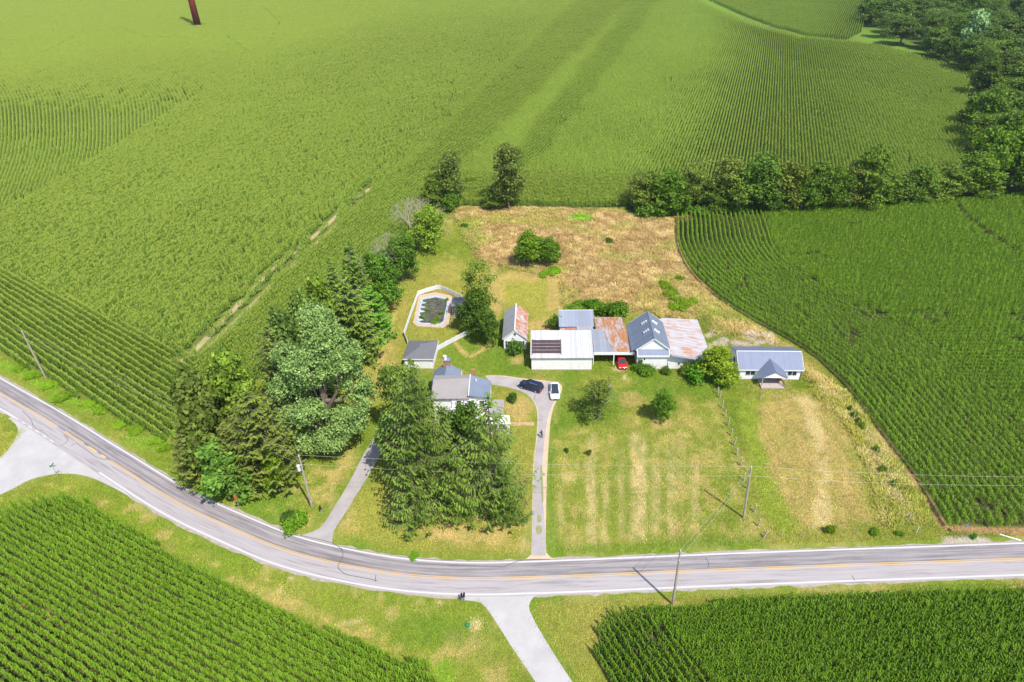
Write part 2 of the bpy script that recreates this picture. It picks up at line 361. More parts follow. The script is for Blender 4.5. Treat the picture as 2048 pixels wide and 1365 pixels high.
for Q_ in (WOODPX, [(1255, 405), (1920, 385), (1915, 410), (1400, 434), (1250, 428)]):
    i = inpoly(pxs, pys, Q_); d = polydist(pxs, pys, Q_); lay(np.array([.05, .08, .02]), ss(np.where(i, d, -d), -6, 6) * .95)  # tree shade on the ground beneath is painted into its colour
lay(LUSH * 1.2, pmask([(1395, -10), (1480, 34), (1545, 56), (1620, 74), (1700, 84), (1730, 58), (1760, 80), (1860, 118), (1780, 108), (1690, 92), (1600, 84), (1540, 66), (1470, 44), (1385, 0)], 5, pxs, pys) * .95)
# mown square and lawns in the yard
lay(OLIVE * 1.15, pmask([(1000, 552), (1122, 556), (1122, 640), (1065, 640), (1000, 600)], 5))
lay(TAN, pmask([(1000, 545), (1122, 545), (1122, 560), (1000, 566)], 5) * .7)
lay(TAN, pmask([(1093, 560), (1122, 556), (1124, 625), (1095, 618)], 5) * .7)
lay(TAN, blob(985, 585, 22, 60) * .75); lay(TAN, blob(905, 555, 70, 30) * .5 * ss(nB, .3, .6)); lay(TAN, blob(1085, 650, 30, 14) * .8)
lay(OLIVE, pmask([(790, 560), (870, 520), (960, 520), (980, 640), (960, 730), (870, 740), (760, 780), (740, 830), (700, 840), (760, 640)], 14) * .7)
lay(TAN, pmask([(780, 610), (810, 600), (800, 680), (790, 740), (760, 800), (735, 800), (775, 690)], 10) * ss(nC, .38, .6) * .75)
lay(LUSH, pmask([(955, 650), (1060, 700), (1062, 750), (1010, 748), (930, 745), (900, 740), (880, 700)], 10) * .65)
lay(LUSH, pmask([(1062, 742), (1190, 742), (1270, 748), (1400, 755), (1470, 770), (1420, 790), (1280, 800), (1180, 870), (1115, 900), (1112, 800), (1125, 772)], 12) * .6)
lay(OLIVE * 1.1, blob(1215, 765, 60, 14) * .7)
lay(PALE, blob(1253, 757, 5, 9) * .8); lay(PALE, blob(1225, 735, 9, 5) * .8)
lay(TAN, blob(1035, 720, 20, 7) * .7); lay(TAN, blob(760, 700, 18, 40) * .6)
# house lawn right of the trees
lay(OLIVE, pmask([(985, 770), (1050, 790), (1068, 830), (1068, 1110), (1000, 1110), (990, 1040), (1000, 860)], 10) * .7)
lay(TAN, blob(1035, 820, 26, 28) * .8); lay(SOIL * 1.05, pmask([(1020, 845), (1068, 846), (1068, 851), (1020, 850)], 2))
# the lawn below the spruces
lay(OLIVE, pmask([(670, 1080), (740, 930), (800, 1000), (1060, 1030), (1062, 1110), (860, 1114)], 14) * .8)
lay(TAN, pmask([(830, 1035), (1050, 1030), (1058, 1100), (900, 1092), (820, 1075)], 16) * ss(nB, .35, .62) * .75)
lay(TAN, blob(885, 1068, 24, 14) * .7); lay(TAN, blob(1050, 1040, 10, 70) * .6 * ss(nC, .4, .6)); lay(TAN, blob(700, 1040, 26, 30) * ss(nB, .42, .6) * .6)
lay(LUSH, blob(700, 1090, 40, 18) * .6); lay(LUSH, blob(735, 930, 26, 50) * .5)
# triangle left of the left-hand drive
lay(TAN, pmask([(600, 950), (700, 905), (690, 960), (650, 1030), (600, 1060), (520, 1010), (560, 990)], 12) * ss(nB, .42, .62) * .65)
lay(LUSH, blob(560, 1010, 50, 30) * .5)
# front pasture with mown swaths running away from the road
PAST = [(1105, 870), (1150, 850), (1290, 835), (1440, 800), (1470, 900), (1500, 1000), (1530, 1085), (1100, 1100)]
pm = pmask(PAST, 14)
lay(OLIVE * np.array([.85, 1.0, .8]), pm * .7)
cx = pxs + nw1 * 10
streak = ss(nC, .40, .62) * .5 + .5 * ss(fbm(gx * 1.5 + 60, gy * .6, 4), .40, .58)
for x, w, y0, y1, s_ in ((1182, 11, 860, 1100, .75), (1210, 7, 930, 1095, .6), (1278, 17, 850, 1092, 1.0), (1312, 9, 880, 1085, .6), (1345, 12, 870, 1085, .55), (1390, 10, 900, 1080, .5), (1122, 6, 960, 1090, .55), (1243, 8, 880, 1085, .4), (1365, 8, 850, 1000, .4)):
    m = (1 - ss(np.abs(cx - x), w * .5, w * 1.3)) * ss(wy, y0, y0 + 40) * (1 - ss(wy, y1 - 25, y1))
    lay(PALE, m * min(1, s_ * 1.1) * (.25 + .75 * streak))
lay(TAN, pm * ss(nB * .6 + nC * .4, .49, .64) * .5)
lay(LUSH, pmask([(1100, 860), (1112, 860), (1108, 1110), (1094, 1110)], 8) * .7)
lay(LUSH, pmask([(1100, 1092), (1530, 1070), (1530, 1098), (1100, 1112)], 8) * .45)
lay(TAN, blob(1265, 800, 26, 16) * .6); lay(TAN, blob(1325, 848, 30, 12) * .7); lay(PALE, blob(1140, 955, 18, 12) * .5)
# right pasture
P2 = [(1480, 790), (1620, 785), (1690, 820), (1735, 900), (1760, 960), (1760, 1040), (1560, 1068), (1520, 1040), (1490, 900)]
p2 = pmask(P2, 14)
lay(OLIVE * 1.1, p2 * .7)
lay(TAN, pmask([(1520, 810), (1590, 790), (1660, 800), (1700, 880), (1720, 960), (1745, 1045), (1600, 1058), (1560, 1010), (1530, 930), (1515, 860)], 16) * (.35 + .65 * streak) * .9)
lay(PALE, pmask([(1595, 795), (1625, 790), (1650, 870), (1660, 950), (1665, 1055), (1620, 1058), (1640, 950), (1615, 860)], 8) * .7 * ss(nB, .25, .5))
lay(GREEN * 1.3, pmask([(1475, 800), (1515, 800), (1520, 860), (1545, 960), (1600, 1060), (1560, 1068), (1520, 1020), (1495, 900)], 8) * .7)
RB = pmask([(1605, 735), (1650, 760), (1710, 800), (1760, 880), (1810, 950), (1868, 1045), (1760, 1050), (1740, 950), (1700, 860), (1630, 790)], 9)
lay(OLIVE * .95, RB * .75); lay(PALE * .8, RB * ss(nB, .5, .66) * .55)
lay(TAN * .95, pmask([(1420, 640), (1500, 648), (1570, 690), (1640, 740), (1700, 800), (1680, 800), (1620, 760), (1560, 700)], 7) * .6)
lay(OLIVE, pmask([(1530, 1068), (1880, 1050), (1885, 1078), (1540, 1095)], 8) * .6)
# verges
lay(GREEN, pmask([(0, 705), (345, 880), (480, 1030), (560, 1058), (440, 1010), (300, 935), (130, 815), (0, 745)], 5) * .6)
lay(LIME, pmask([(-40, 700), (60, 745), (150, 800), (190, 830), (140, 810), (60, 765), (-40, 715)], 7) * .75); lay(LIME * .9, blob(300, 885, 60, 18) * .6)
VS = [(-40, 1000), (60, 955), (120, 946), (190, 960), (330, 1030), (450, 1090), (600, 1150), (700, 1168), (880, 1195), (965, 1215), (1060, 1365), (1080, 1400), (900, 1400), (845, 1325), (640, 1243), (450, 1157), (230, 1030), (118, 980), (0, 1010)]
lay(GREEN * 1.05, pmask(VS, 6) * .6); lay(TAN, pmask(VS, 6) * ss(fbm(gx * .3 + 5, gy * .3, 4), .55, .7) * .55)
lay(LUSH, blob(870, 1260, 110, 40) * .55); lay(LIME, blob(885, 1350, 26, 30) * .6)
for b in ((580, 1157, 7, 6), (560, 1180, 8, 8), (705, 1245, 26, 5), (950, 1250, 12, 12), (885, 1205, 6, 5)): lay(PALE * .95, blob(*b) * .7)
lay(TAN, pmask([(470, 1150), (560, 1180), (680, 1235), (850, 1310), (840, 1326), (640, 1250), (450, 1162)], 5) * .55 * ss(nB, .35, .6))
lay(OLIVE, pmask([(1065, 1205), (1400, 1190), (1600, 1182), (1340, 1205), (1262, 1208), (1200, 1240), (1190, 1290), (1225, 1370), (1160, 1365), (1080, 1250)], 6) * .7)
lay(TAN, blob(1343, 1208, 20, 7) * .9); lay(TAN, blob(1640, 1178, 40, 6) * .6)
# yard paths
for P in ([(905, 686), (913, 684), (938, 712), (930, 716)], [(936, 714), (978, 688), (986, 690), (942, 719)]): lay(TAN * .95, pmask(P, 2, pxs, pys) * .85)
# pavers and rubble behind the small house
for k, (bx, by, rx, ry) in enumerate(((1432, 690, 10, 8), (1450, 684, 12, 9), (1478, 687, 13, 8), (1500, 676, 10, 5), (1487, 690, 14, 5), (1520, 675, 9, 4), (1541, 677, 12, 6), (1515, 688, 13, 5), (1540, 689, 9, 5), (1420, 670, 8, 5), (1425, 697, 8, 6))): lay(GRAV, blob(bx, by, rx, ry, .3) * .9)
lay(SOIL, blob(1250, 742, 12, 4) * .5); lay(PALE, blob(1240, 735, 14, 8) * .6)
lay(GRAV, pmask([(1882, 1075), (1950, 1072), (1975, 1075), (1985, 1086), (1890, 1090)], 3, pxs, pys) * .9)
col *= (0.88 + .24 * nB[:, None])
nx, ny = len(GX), len(GY)
idx = np.arange(nx * ny).reshape(ny, nx)
q = np.stack([idx[:-1, :-1], idx[:-1, 1:], idx[1:, 1:], idx[1:, :-1]], -1).reshape(-1, 4)
gz = (fbm(gx * .12, gy * .12, 3) - .5) * .0
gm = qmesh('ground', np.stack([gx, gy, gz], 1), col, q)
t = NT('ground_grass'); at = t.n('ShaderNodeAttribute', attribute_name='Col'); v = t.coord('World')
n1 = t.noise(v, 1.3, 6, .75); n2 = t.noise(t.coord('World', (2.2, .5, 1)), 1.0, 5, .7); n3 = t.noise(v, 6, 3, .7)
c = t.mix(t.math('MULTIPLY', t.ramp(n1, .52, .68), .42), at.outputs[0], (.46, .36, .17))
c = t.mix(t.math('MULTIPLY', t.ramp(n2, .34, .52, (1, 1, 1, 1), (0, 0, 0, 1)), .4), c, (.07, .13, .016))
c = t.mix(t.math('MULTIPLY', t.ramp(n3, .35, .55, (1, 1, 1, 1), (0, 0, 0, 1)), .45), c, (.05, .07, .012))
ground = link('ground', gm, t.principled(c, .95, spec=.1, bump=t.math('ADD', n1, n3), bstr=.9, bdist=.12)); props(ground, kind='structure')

# ------------------------------------------------------------------ roads
def catmull(P, step=1.0):
    P = np.asarray(P, float); out = []
    Q = np.vstack([2 * P[0] - P[1], P, 2 * P[-1] - P[-2]])
    for i in range(1, len(Q) - 2):
        p0, p1, p2, p3 = Q[i - 1:i + 3]; n = max(2, int(np.linalg.norm(p2 - p1) / step))
        for k in range(n):
            s = k / n; out.append(.5 * ((2 * p1) + (-p0 + p2) * s + (2 * p0 - 5 * p1 + 4 * p2 - p3) * s * s + (-p0 + 3 * p1 - 3 * p2 + p3) * s ** 3))
    out.append(P[-1]); return np.array(out)
def normals(P):
    d = np.gradient(P, axis=0); d /= np.linalg.norm(d, axis=1)[:, None] + 1e-9; return np.stack([-d[:, 1], d[:, 0]], 1), d
def ribbon(name, P, a, b, z, m, cross=2, u0=0.0, jit=0.0):
    P = np.asarray(P); N, _ = normals(P); s = np.concatenate([[0], np.cumsum(np.linalg.norm(np.diff(P, axis=0), axis=1))])
    V = []; UV = []
    for j in range(cross):
        w = a + (b - a) * j / (cross - 1); o = w + (jit * (fbm(s * .7, s * 0 + j * 9.1, 3) - .5) if jit else 0)
        o = np.asarray(o) * np.ones(len(P)); Q = P + N * o[:, None]; V.append(np.column_stack([Q, np.full(len(Q), z)])); UV.append(np.column_stack([s, o]))
    n = len(P); V = np.vstack(V); UV = np.vstack(UV)
    f = [(j * n + i, j * n + i + 1, (j + 1) * n + i + 1, (j + 1) * n + i) for j in range(cross - 1) for i in range(n - 1)]
    me = bpy.data.meshes.new(name); me.from_pydata([tuple(p) for p in V], [], f); uv = me.uv_layers.new(name='UVMap')
    for l in me.loops: uv.data[l.index].uv = UV[l.vertex_index]
    bm = bmesh.new(); bm.from_mesh(me)
    for ff in bm.faces:
        if ff.normal.z < 0: ff.normal_flip()
    bm.to_mesh(me); bm.free()
    return link(name, me, m)
CL_px = [(0, 786.7), (64.5, 824), (116, 855.5), (220, 922), (351.6, 1004), (469, 1059), (550, 1093.8), (600, 1110), (667, 1126), (755, 1143), (843, 1153.4), (931, 1157.6), (989.5, 1157.6), (1150, 1152.4), (1300, 1146), (1550, 1136), (2048, 1118.5)]
cl = wp(CL_px, 0)
cl = np.vstack([cl[0] + (cl[0] - cl[1]) * 6, cl[0] + (cl[0] - cl[1]) * 2, cl, cl[-1] + (cl[-1] - cl[-2]) * .5, cl[-1] + (cl[-1] - cl[-2]) * 3])
CLW = catmull(cl, 1.2)
for _ in range(6): CLW[1:-1] = (CLW[:-2] + 2 * CLW[1:-1] + CLW[2:]) / 4
def m_road():
    t = NT('worn_asphalt'); uv = t.n('ShaderNodeUVMap').outputs[0]; sx = t.n('ShaderNodeSeparateXYZ'); t.l(uv, sx.inputs[0]); v = sx.outputs[1]
    st = t.noise(t.coord('UV', (.10, 2.6, 1)), 1.0, 5, .7); bl = t.noise(t.coord('UV', (.12, .5, 1)), 1.0, 5, .6); fine = t.noise(t.coord('World'), 7, 3, .7)
    side = t.math('GREATER_THAN', v, 0.05)
    base = t.mix(side, (.320, .290, .296), (.200, .178, .184))
    c = t.mix(t.math('MULTIPLY', t.ramp(st, .42, .62), .55), base, (.40, .365, .37))
    c = t.mix(t.math('MULTIPLY', t.math('MULTIPLY', t.ramp(st, .32, .5, (1, 1, 1, 1), (0, 0, 0, 1)), t.ramp(bl, .4, .6)), .65), c, (.10, .085, .09))
    for cx_, w_, k_ in ((1.0, .35, .35), (2.1, .3, .3), (.28, .3, .5)):                   # wheel tracks and the joint at the centre
        m = t.math('SUBTRACT', 1.0, t.math('MINIMUM', t.math('DIVIDE', t.math('ABSOLUTE', t.math('SUBTRACT', v, cx_)), w_), 1.0))
        c = t.mix(t.math('MULTIPLY', m, t.math('MULTIPLY', t.ramp(bl, .3, .65), k_ * 1.6)), c, (.10, .088, .095))
    c = t.mix(t.math('MULTIPLY', t.ramp(fine, .4, .7), .14), c, (.5, .47, .46))
    return t.principled(c, .9, spec=.2, bump=fine, bstr=.2, bdist=.01)
def m_marking(name, colr, wear=.3):
    t = NT(name); n = t.noise(t.coord('World'), 2.5, 5, .7)
    return t.principled(t.mix(t.math('MULTIPLY', t.ramp(n, .45, .7), wear), colr, (.36, .33, .32)), .7)
M['road'] = m_road(); M['wline'] = m_marking('white_road_paint', (.52, .50, .50), .4); M['yline'] = m_marking('yellow_road_paint', (.56, .36, .13), .4)
M['shoulder'] = m_plain('gravel_shoulder', (.33, .28, .22), .95, var=.25, scale=1.5)
props(ribbon('road_shoulder', CLW, -3.12, 3.15, .008, M['shoulder'], 2, jit=.8), kind='structure')
props(ribbon('road', CLW, -2.9, 2.95, .016, M['road'], 8, jit=.06), kind='structure')
props(ribbon('road_edge_line', CLW, 2.52, 2.78, .022, M['wline']), kind='structure')
# right-hand edge line breaks at the junctions
def sub(P, pa, pb):
    a = np.argmin(np.hypot(*(P - G(*pa)[:2]).T)); b = np.argmin(np.hypot(*(P - G(*pb)[:2]).T)); a, b = min(a, b), max(a, b); return P[a:b + 1]
props(ribbon('road_edge_line', sub(CLW, (-600, 400), (60, 822)), -2.68, -2.42, .022, M['wline']), kind='structure')
props(ribbon('road_edge_line', sub(CLW, (225, 925), (2600, 1100)), -2.68, -2.42, .022, M['wline']), kind='structure')
dash = sub(CLW, (60, 822), (150, 878))
for k in range(0, len(dash) - 2, 2): props(ribbon('road_dash', dash[k:k + 2], -2.66, -2.48, .022, M['wline']), kind='structure')
for a, b in ((.09, .21), (-.21, -.09)):
    props(ribbon('road_centre_line', sub(CLW, (-600, 400), (118, 856)), a, b, .022, M['yline']), kind='structure')
    props(ribbon('road_centre_line', sub(CLW, (128, 862), (165, 886)), a, b, .022, M['yline']), kind='structure')
    props(ribbon('road_centre_line', sub(CLW, (215, 920), (2600, 1100)), a, b, .022, M['yline']), kind='structure')
for k, p in enumerate(((177, 894), (190, 902), (203, 911))):
    s_ = sub(CLW, (p[0] - 4, p[1] - 3), (p[0] + 4, p[1] + 3))
    if len(s_) > 1: props(ribbon('road_centre_line', s_, -.2, .2, .022, M['yline']), kind='structure')
def sheet(name, P, z, m, n_smooth=0):
    from mathutils.geometry import tessellate_polygon
    W_ = wp(P, 0); co = [Vector((p[0], p[1], z)) for p in W_]; tr = tessellate_polygon([co]); fs = []
    for a, b, c in tr:
        fs.append((a, b, c) if (co[b] - co[a]).cross(co[c] - co[a]).z > 0 else (a, c, b))
    me = bpy.data.meshes.new(name); me.from_pydata([tuple(p) for p in co], [], fs); return props(link(name, me, m), kind='structure')
def smoothpx(P, k=6):
    return catmull(np.array(P, float), 14).tolist()
def m_pale(name, c0, c1, scale=.5):
    t = NT(name); v = t.coord('World'); n = t.noise(v, scale, 6, .65); n2 = t.noise(v, 6, 3)
    return t.principled(t.mix(t.ramp(n, .35, .65), c0, c1), .95, spec=.15, bump=n2, bstr=.2, bdist=.01)
M['sideroad'] = m_pale('pale_worn_road', (.37, .35, .345), (.44, .415, .41), .25)
M['drive'] = m_pale('concrete_drive', (.30, .27, .275), (.38, .34, .33), .4)
M['dirt'] = m_pale('sandy_dirt', (.46, .35, .23), (.54, .42, .30), .6)
M['crack'] = NT('tar_crack').principled((.10, .09, .095), .8)
sheet('side_road', smoothpx([(-500, 1190), (-200, 1070), (0, 990), (60, 960), (118, 948), (170, 952), (215, 970), (262, 995)]) + [(200, 935), (120, 888), (60, 853), (30, 836)] + smoothpx([(16, 836), (31, 849), (36, 864), (24, 888), (0, 916), (-60, 960), (-300, 1040), (-520, 1110)])[0:], .012, M['sideroad'])
sheet('side_road', smoothpx([(900, 1186), (930, 1201), (962, 1206), (985, 1234), (1022, 1292), (1072, 1366), (1130, 1460)]) + smoothpx([(1225, 1460), (1146, 1365), (1086, 1272), (1064, 1232), (1058, 1212), (1068, 1194), (1090, 1184)]), .012, M['sideroad'])
sheet('driveway', smoothpx([(1040, 1119), (1062, 1110), (1064, 1040), (1066, 935), (1072, 880), (1075, 835), (1069, 806), (1050, 786), (1022, 775), (984, 768)]) + smoothpx([(970, 752), (1000, 751), (1045, 757), (1092, 762), (1120, 768), (1124, 780), (1114, 800), (1103, 830), (1098, 880), (1094, 950), (1092, 1040), (1093, 1106), (1112, 1118)]), .010, M['dirt'])
def m_slab():
    return M['drive']
sheet('driveway_slab', smoothpx([(1062, 1112), (1065, 1040), (1068, 935), (1074, 880), (1077, 835), (1071, 806), (1052, 788), (1024, 777), (986, 770)]) + smoothpx([(972, 753), (1000, 753), (1045, 759), (1092, 764), (1117, 770), (1120, 780), (1110, 800), (1097, 830), (1089, 880), (1084, 950), (1086, 1000), (1090, 1060), (1091, 1112)]), .014, M['drive'])
sheet('driveway', smoothpx([(600, 1072), (640, 1056), (670, 1012), (700, 962), (727, 910), (757, 862)]) + [(790, 862)] + smoothpx([(790, 862), (768, 895), (741, 945), (708, 998), (682, 1040), (668, 1062), (664, 1088)]), .010, M['drive'])
for P in [smoothpx(q_ + q_[:1])[:-1] for q_ in ([(1074, 1032), (1079, 1030), (1083, 1035), (1083, 1042), (1078, 1046), (1074, 1041)], [(1071, 1056), (1076, 1051), (1083, 1054), (1084, 1062), (1081, 1069), (1073, 1067)], [(1080, 930), (1084, 934), (1086, 960), (1087, 1000), (1084, 1005), (1082, 980), (1081, 950)])]: sheet('grass_strip', P, .018, m_plain('weedy_joint', (.24, .25, .12), .95))
for P in ([(683, 1096), (686, 1112), (678, 1128), (676, 1136), (684, 1144), (694, 1150), (720, 1155), (755, 1162)], [(600, 1071), (640, 1080), (668, 1088), (684, 1100)], [(900, 1132), (1000, 1134), (1012, 1132), (1045, 1121), (1100, 1119)], [(142, 893), (152, 886), (157, 890), (175, 902), (195, 916), (215, 920)], [(45, 822), (62, 840), (68, 855), (85, 863)], [(128, 872), (136, 878), (132, 886), (120, 893)], [(752, 1150), (750, 1164)], [(1411, 1116), (1417, 1126), (1416, 1136)], [(1704, 1152), (1710, 1162)], [(1068, 800), (1071, 790)], [(1070, 840), (1086, 841)]):
    props(ribbon('road_crack', catmull(wp(P, 0), .5), -.045, .045, .026, M['crack']), kind='structure')
props(ribbon('footpath', catmull(wp([(1020, 849), (1045, 848), (1068, 848)], 0), 1), -.45, .45, .010, M['dirt']), kind='structure')
#@@PART2
# ------------------------------------------------------------------ maize
def arch_leaf(base, az, length, rise, droop, w, twist=0):
    """one arching leaf: two quads sharing an edge row -> returned as 4-vertex quads"""
    d = np.array([math.cos(az), math.sin(az), 0]); s = np.array([-d[1], d[0], 0])
    p0 = base; p1 = base + d * length * .45 + np.array([0, 0, rise]); p2 = base + d * length + np.array([0, 0, rise - droop])
    a = [p0 - s * w * .35, p0 + s * w * .35, p1 + s * w * .5, p1 - s * w * .5]; b = [p1 - s * w * .5, p1 + s * w * .5, p2 + s * w * .1, p2 - s * w * .1]
    return a + b
def corn_row(name, L, step, hgt, nleaf, w, seed, tassel=0.0, mt=None):
    rg = np.random.default_rng(seed); V = []; K = []
    n = int(round(L / step))
    for i in range(n):
        x = -L / 2 + (i + .5) * step + rg.normal() * step * .15; y = rg.normal() * .05; h = hgt * rg.uniform(.88, 1.08); az0 = rg.normal() * .55
        for k in range(nleaf):
            z = h * (.28 + .66 * k / nleaf); az = az0 + math.pi * (k % 2) + rg.normal() * .45; ln = rg.uniform(.30, .48) * (1.0 if k < nleaf - 2 else .8)
            q = arch_leaf(np.array([x, y, z]), az, ln, rg.uniform(.18, .34), rg.uniform(.15, .42), w); V += q; cc = .25 + .55 * k / nleaf + rg.uniform(-.12, .12); K += [[cc, 0, 0]] * 8  # lower leaves darker: shade inside the row put into their colour
        if tassel > 0:
            for j in range(2):
                a = rg.uniform(0, 6.28); dx, dy = math.cos(a) * .09, math.sin(a) * .09
                V += [(x - dx, y - dy, h - .1), (x + dx, y + dy, h - .1), (x + dx * 1.3, y + dy * 1.3, h + .3), (x - dx * 1.3, y - dy * 1.3, h + .3)]; K += [[1.0, tassel, 0]] * 4
    me = qmesh(name, np.array(V), np.array(K)); me.materials.append(mt); return bpy.data.objects.new(name, me)
def m_corn(name, dark, light, pale):
    t = NT(name)
    at = t.n('ShaderNodeAttribute', attribute_name='Col'); at.attribute_type = 'GEOMETRY'; sp = t.n('ShaderNodeSeparateColor'); t.l(at.outputs[0], sp.inputs[0])
    ti = t.n('ShaderNodeAttribute', attribute_name='tint'); ti.attribute_type = 'INSTANCER'
    v = t.coord('World'); n1 = t.noise(v, .05, 5, .65); n2 = t.noise(v, 1.1, 3, .6)
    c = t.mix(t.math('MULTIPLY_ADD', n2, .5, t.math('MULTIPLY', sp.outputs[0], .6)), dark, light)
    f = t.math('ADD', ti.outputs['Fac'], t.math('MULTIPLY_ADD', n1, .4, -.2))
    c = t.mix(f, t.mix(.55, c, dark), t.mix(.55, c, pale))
    c = t.mix(sp.outputs[1], c, (.44, .50, .09))
    d = t.n('ShaderNodeBsdfPrincipled'); d.inputs['Roughness'].default_value = .6; d.inputs['Specular IOR Level'].default_value = .15; t.l(c, d.inputs['Base Color'])
    tr = t.n('ShaderNodeBsdfTranslucent'); t.l(c, tr.inputs['Color']); mx = t.n('ShaderNodeMixShader'); mx.inputs[0].default_value = .28
    t.l(d.outputs[0], mx.inputs[1]); t.l(tr.outputs[0], mx.inputs[2]); t.l(mx.outputs[0], t.out.inputs[0]); return t.m
M['corn_near'] = m_corn('maize_leaves', (.045, .110, .007), (.240, .450, .022), (.40, .58, .05))
M['corn_far'] = m_corn('tasselled_maize', (.080, .155, .014), (.245, .405, .036), (.40, .55, .09))
def collection(name, obs):
    c = bpy.data.collections.new(name)
    for o in obs: c.objects.link(o)
    return c
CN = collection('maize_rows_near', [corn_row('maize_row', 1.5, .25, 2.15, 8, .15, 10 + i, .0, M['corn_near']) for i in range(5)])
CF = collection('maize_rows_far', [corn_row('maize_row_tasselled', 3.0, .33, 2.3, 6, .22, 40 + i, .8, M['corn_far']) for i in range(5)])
def instancer(name, pts, rot, scl, tint, coll):
    me = bpy.data.meshes.new(name); n = len(pts); me.vertices.add(n); me.vertices.foreach_set('co', np.asarray(pts, np.float32).ravel())
    for nm, ar in (('rot', rot), ('scl', scl), ('tint', tint)):
        a = me.attributes.new(nm, 'FLOAT', 'POINT'); a.data.foreach_set('value', (np.asarray(ar) * np.ones(n)).astype(np.float32))
    a = me.attributes.new('pick', 'INT', 'POINT'); a.data.foreach_set('value', RNG.integers(0, len(coll.objects), n).astype(np.int32))
    o = link(name, me)
    g = bpy.data.node_groups.new(name, 'GeometryNodeTree'); g.interface.new_socket('Geometry', in_out='INPUT', socket_type='NodeSocketGeometry'); g.interface.new_socket('Geometry', in_out='OUTPUT', socket_type='NodeSocketGeometry')
    N = g.nodes; gi = N.new('NodeGroupInput'); go = N.new('NodeGroupOutput'); ip = N.new('GeometryNodeInstanceOnPoints'); ci = N.new('GeometryNodeCollectionInfo')
    ci.inputs[0].default_value = coll; ci.inputs['Separate Children'].default_value = True; ci.inputs['Reset Children'].default_value = True
    ip.inputs['Pick Instance'].default_value = True
    def na(nm, ty):
        a = N.new('GeometryNodeInputNamedAttribute'); a.data_type = ty; a.inputs[0].default_value = nm; return [x for x in a.outputs if x.enabled and x.name == 'Attribute'][0]
    cx_ = N.new('ShaderNodeCombineXYZ'); g.links.new(na('rot', 'FLOAT'), cx_.inputs[2]); er = N.new('FunctionNodeEulerToRotation'); g.links.new(cx_.outputs[0], er.inputs[0])
    g.links.new(gi.outputs[0], ip.inputs['Points']); g.links.new(ci.outputs[0], ip.inputs['Instance']); g.links.new(na('pick', 'INT'), ip.inputs['Instance Index'])
    g.links.new(er.outputs[0], ip.inputs['Rotation']); g.links.new(na('scl', 'FLOAT'), ip.inputs['Scale']); g.links.new(ip.outputs[0], go.inputs[0])
    md = o.modifiers.new('plants', 'NODES'); md.node_group = g
    return o
def inview(x, y, m=260):
    px, py = PRV(x, y, 1.0); return (px > -m) & (px < 2048 + m) & (py > -70) & (py < 1365 + m) & (y > 15)
def straight_rows(P, d, s, L, jx=.12):
    """points on parallel rows, direction d, inside polygon P"""
    d = np.asarray(d) / np.linalg.norm(d); nrm = np.array([-d[1], d[0]]); a = P @ d; b = P @ nrm
    A, B = np.meshgrid(np.arange(a.min(), a.max(), L), np.arange(b.min(), b.max(), s)); sh = (np.arange(B.shape[0]) * .618 % 1)[:, None] * L
    A = A + sh; A = A.ravel(); B = B.ravel(); x = A * d[0] + B * nrm[0]; y = A * d[1] + B * nrm[1]
    k = inview(x, y); x, y = x[k], y[k]; k = inpoly(x, y, P); x, y = x[k], y[k]
    return x, y, np.full(len(x), math.atan2(d[1], d[0]))
def guide_rows(Gd, offs, L, P=None, shift=None):
    """rows that follow a guide line, offset sideways (or shifted by a vector)"""
    X = []; Y = []; R = []
    for o in offs:
        N_, _ = normals(Gd); Q = Gd + N_ * o if shift is None else Gd + np.asarray(shift)[None, :] * o
        s = np.concatenate([[0], np.cumsum(np.linalg.norm(np.diff(Q, axis=0), axis=1))]); n = int(s[-1] / L)
        if n < 2: continue
        tt = (np.arange(n) + (o * .618 % 1)) * L; x = np.interp(tt, s, Q[:, 0]); y = np.interp(tt, s, Q[:, 1]); x2 = np.interp(tt + .5, s, Q[:, 0]); y2 = np.interp(tt + .5, s, Q[:, 1])
        X.append(x); Y.append(y); R.append(np.arctan2(y2 - y, x2 - x))
    x, y, r = np.concatenate(X), np.concatenate(Y), np.concatenate(R); k = inview(x, y)
    if P is not None: k &= inpoly(x, y, P)
    return x[k], y[k], r[k]
def cat(*a): return tuple(np.concatenate([p[i] for p in a]) for i in range(3))
def field(name, label, xyr, coll, tint, scl=1.0, jr=.04, js=.05, gaps=.0):
    x, y, r = xyr; n = len(x); k = RNG.random(n) > gaps
    k &= ~((fbm(x * .13 + 31, y * .13 + 77, 3) > .77) & (RNG.random(n) < .4))
    x, y, r = x[k], y[k], r[k]; n = len(x); tn = tint(x, y) if callable(tint) else np.full(n, tint)
    sc_ = scl * (1 + RNG.normal(size=n) * js) * (.9 + .25 * fbm(x * .08, y * .08, 3))
    o = instancer(name, np.column_stack([x + RNG.normal(size=n) * .04, y + RNG.normal(size=n) * .04, np.zeros(n)]), r + RNG.normal(size=n) * jr + np.where(RNG.random(n) < .5, math.pi, 0), sc_, tn + RNG.normal(size=n) * .05, coll)
    return props(o, label, 'maize field', kind='stuff')
def shrink(P, d):   # drop points close to the border
    return P
# F1 lower left
d1 = wp([(230, 1030), (760, 1292)], 1.9); d1 = d1[1] - d1[0]
field('maize_field', 'dark green maize in diagonal rows filling the lower left corner below the road', straight_rows(WF1, d1, .92, 1.25), CN, .42)
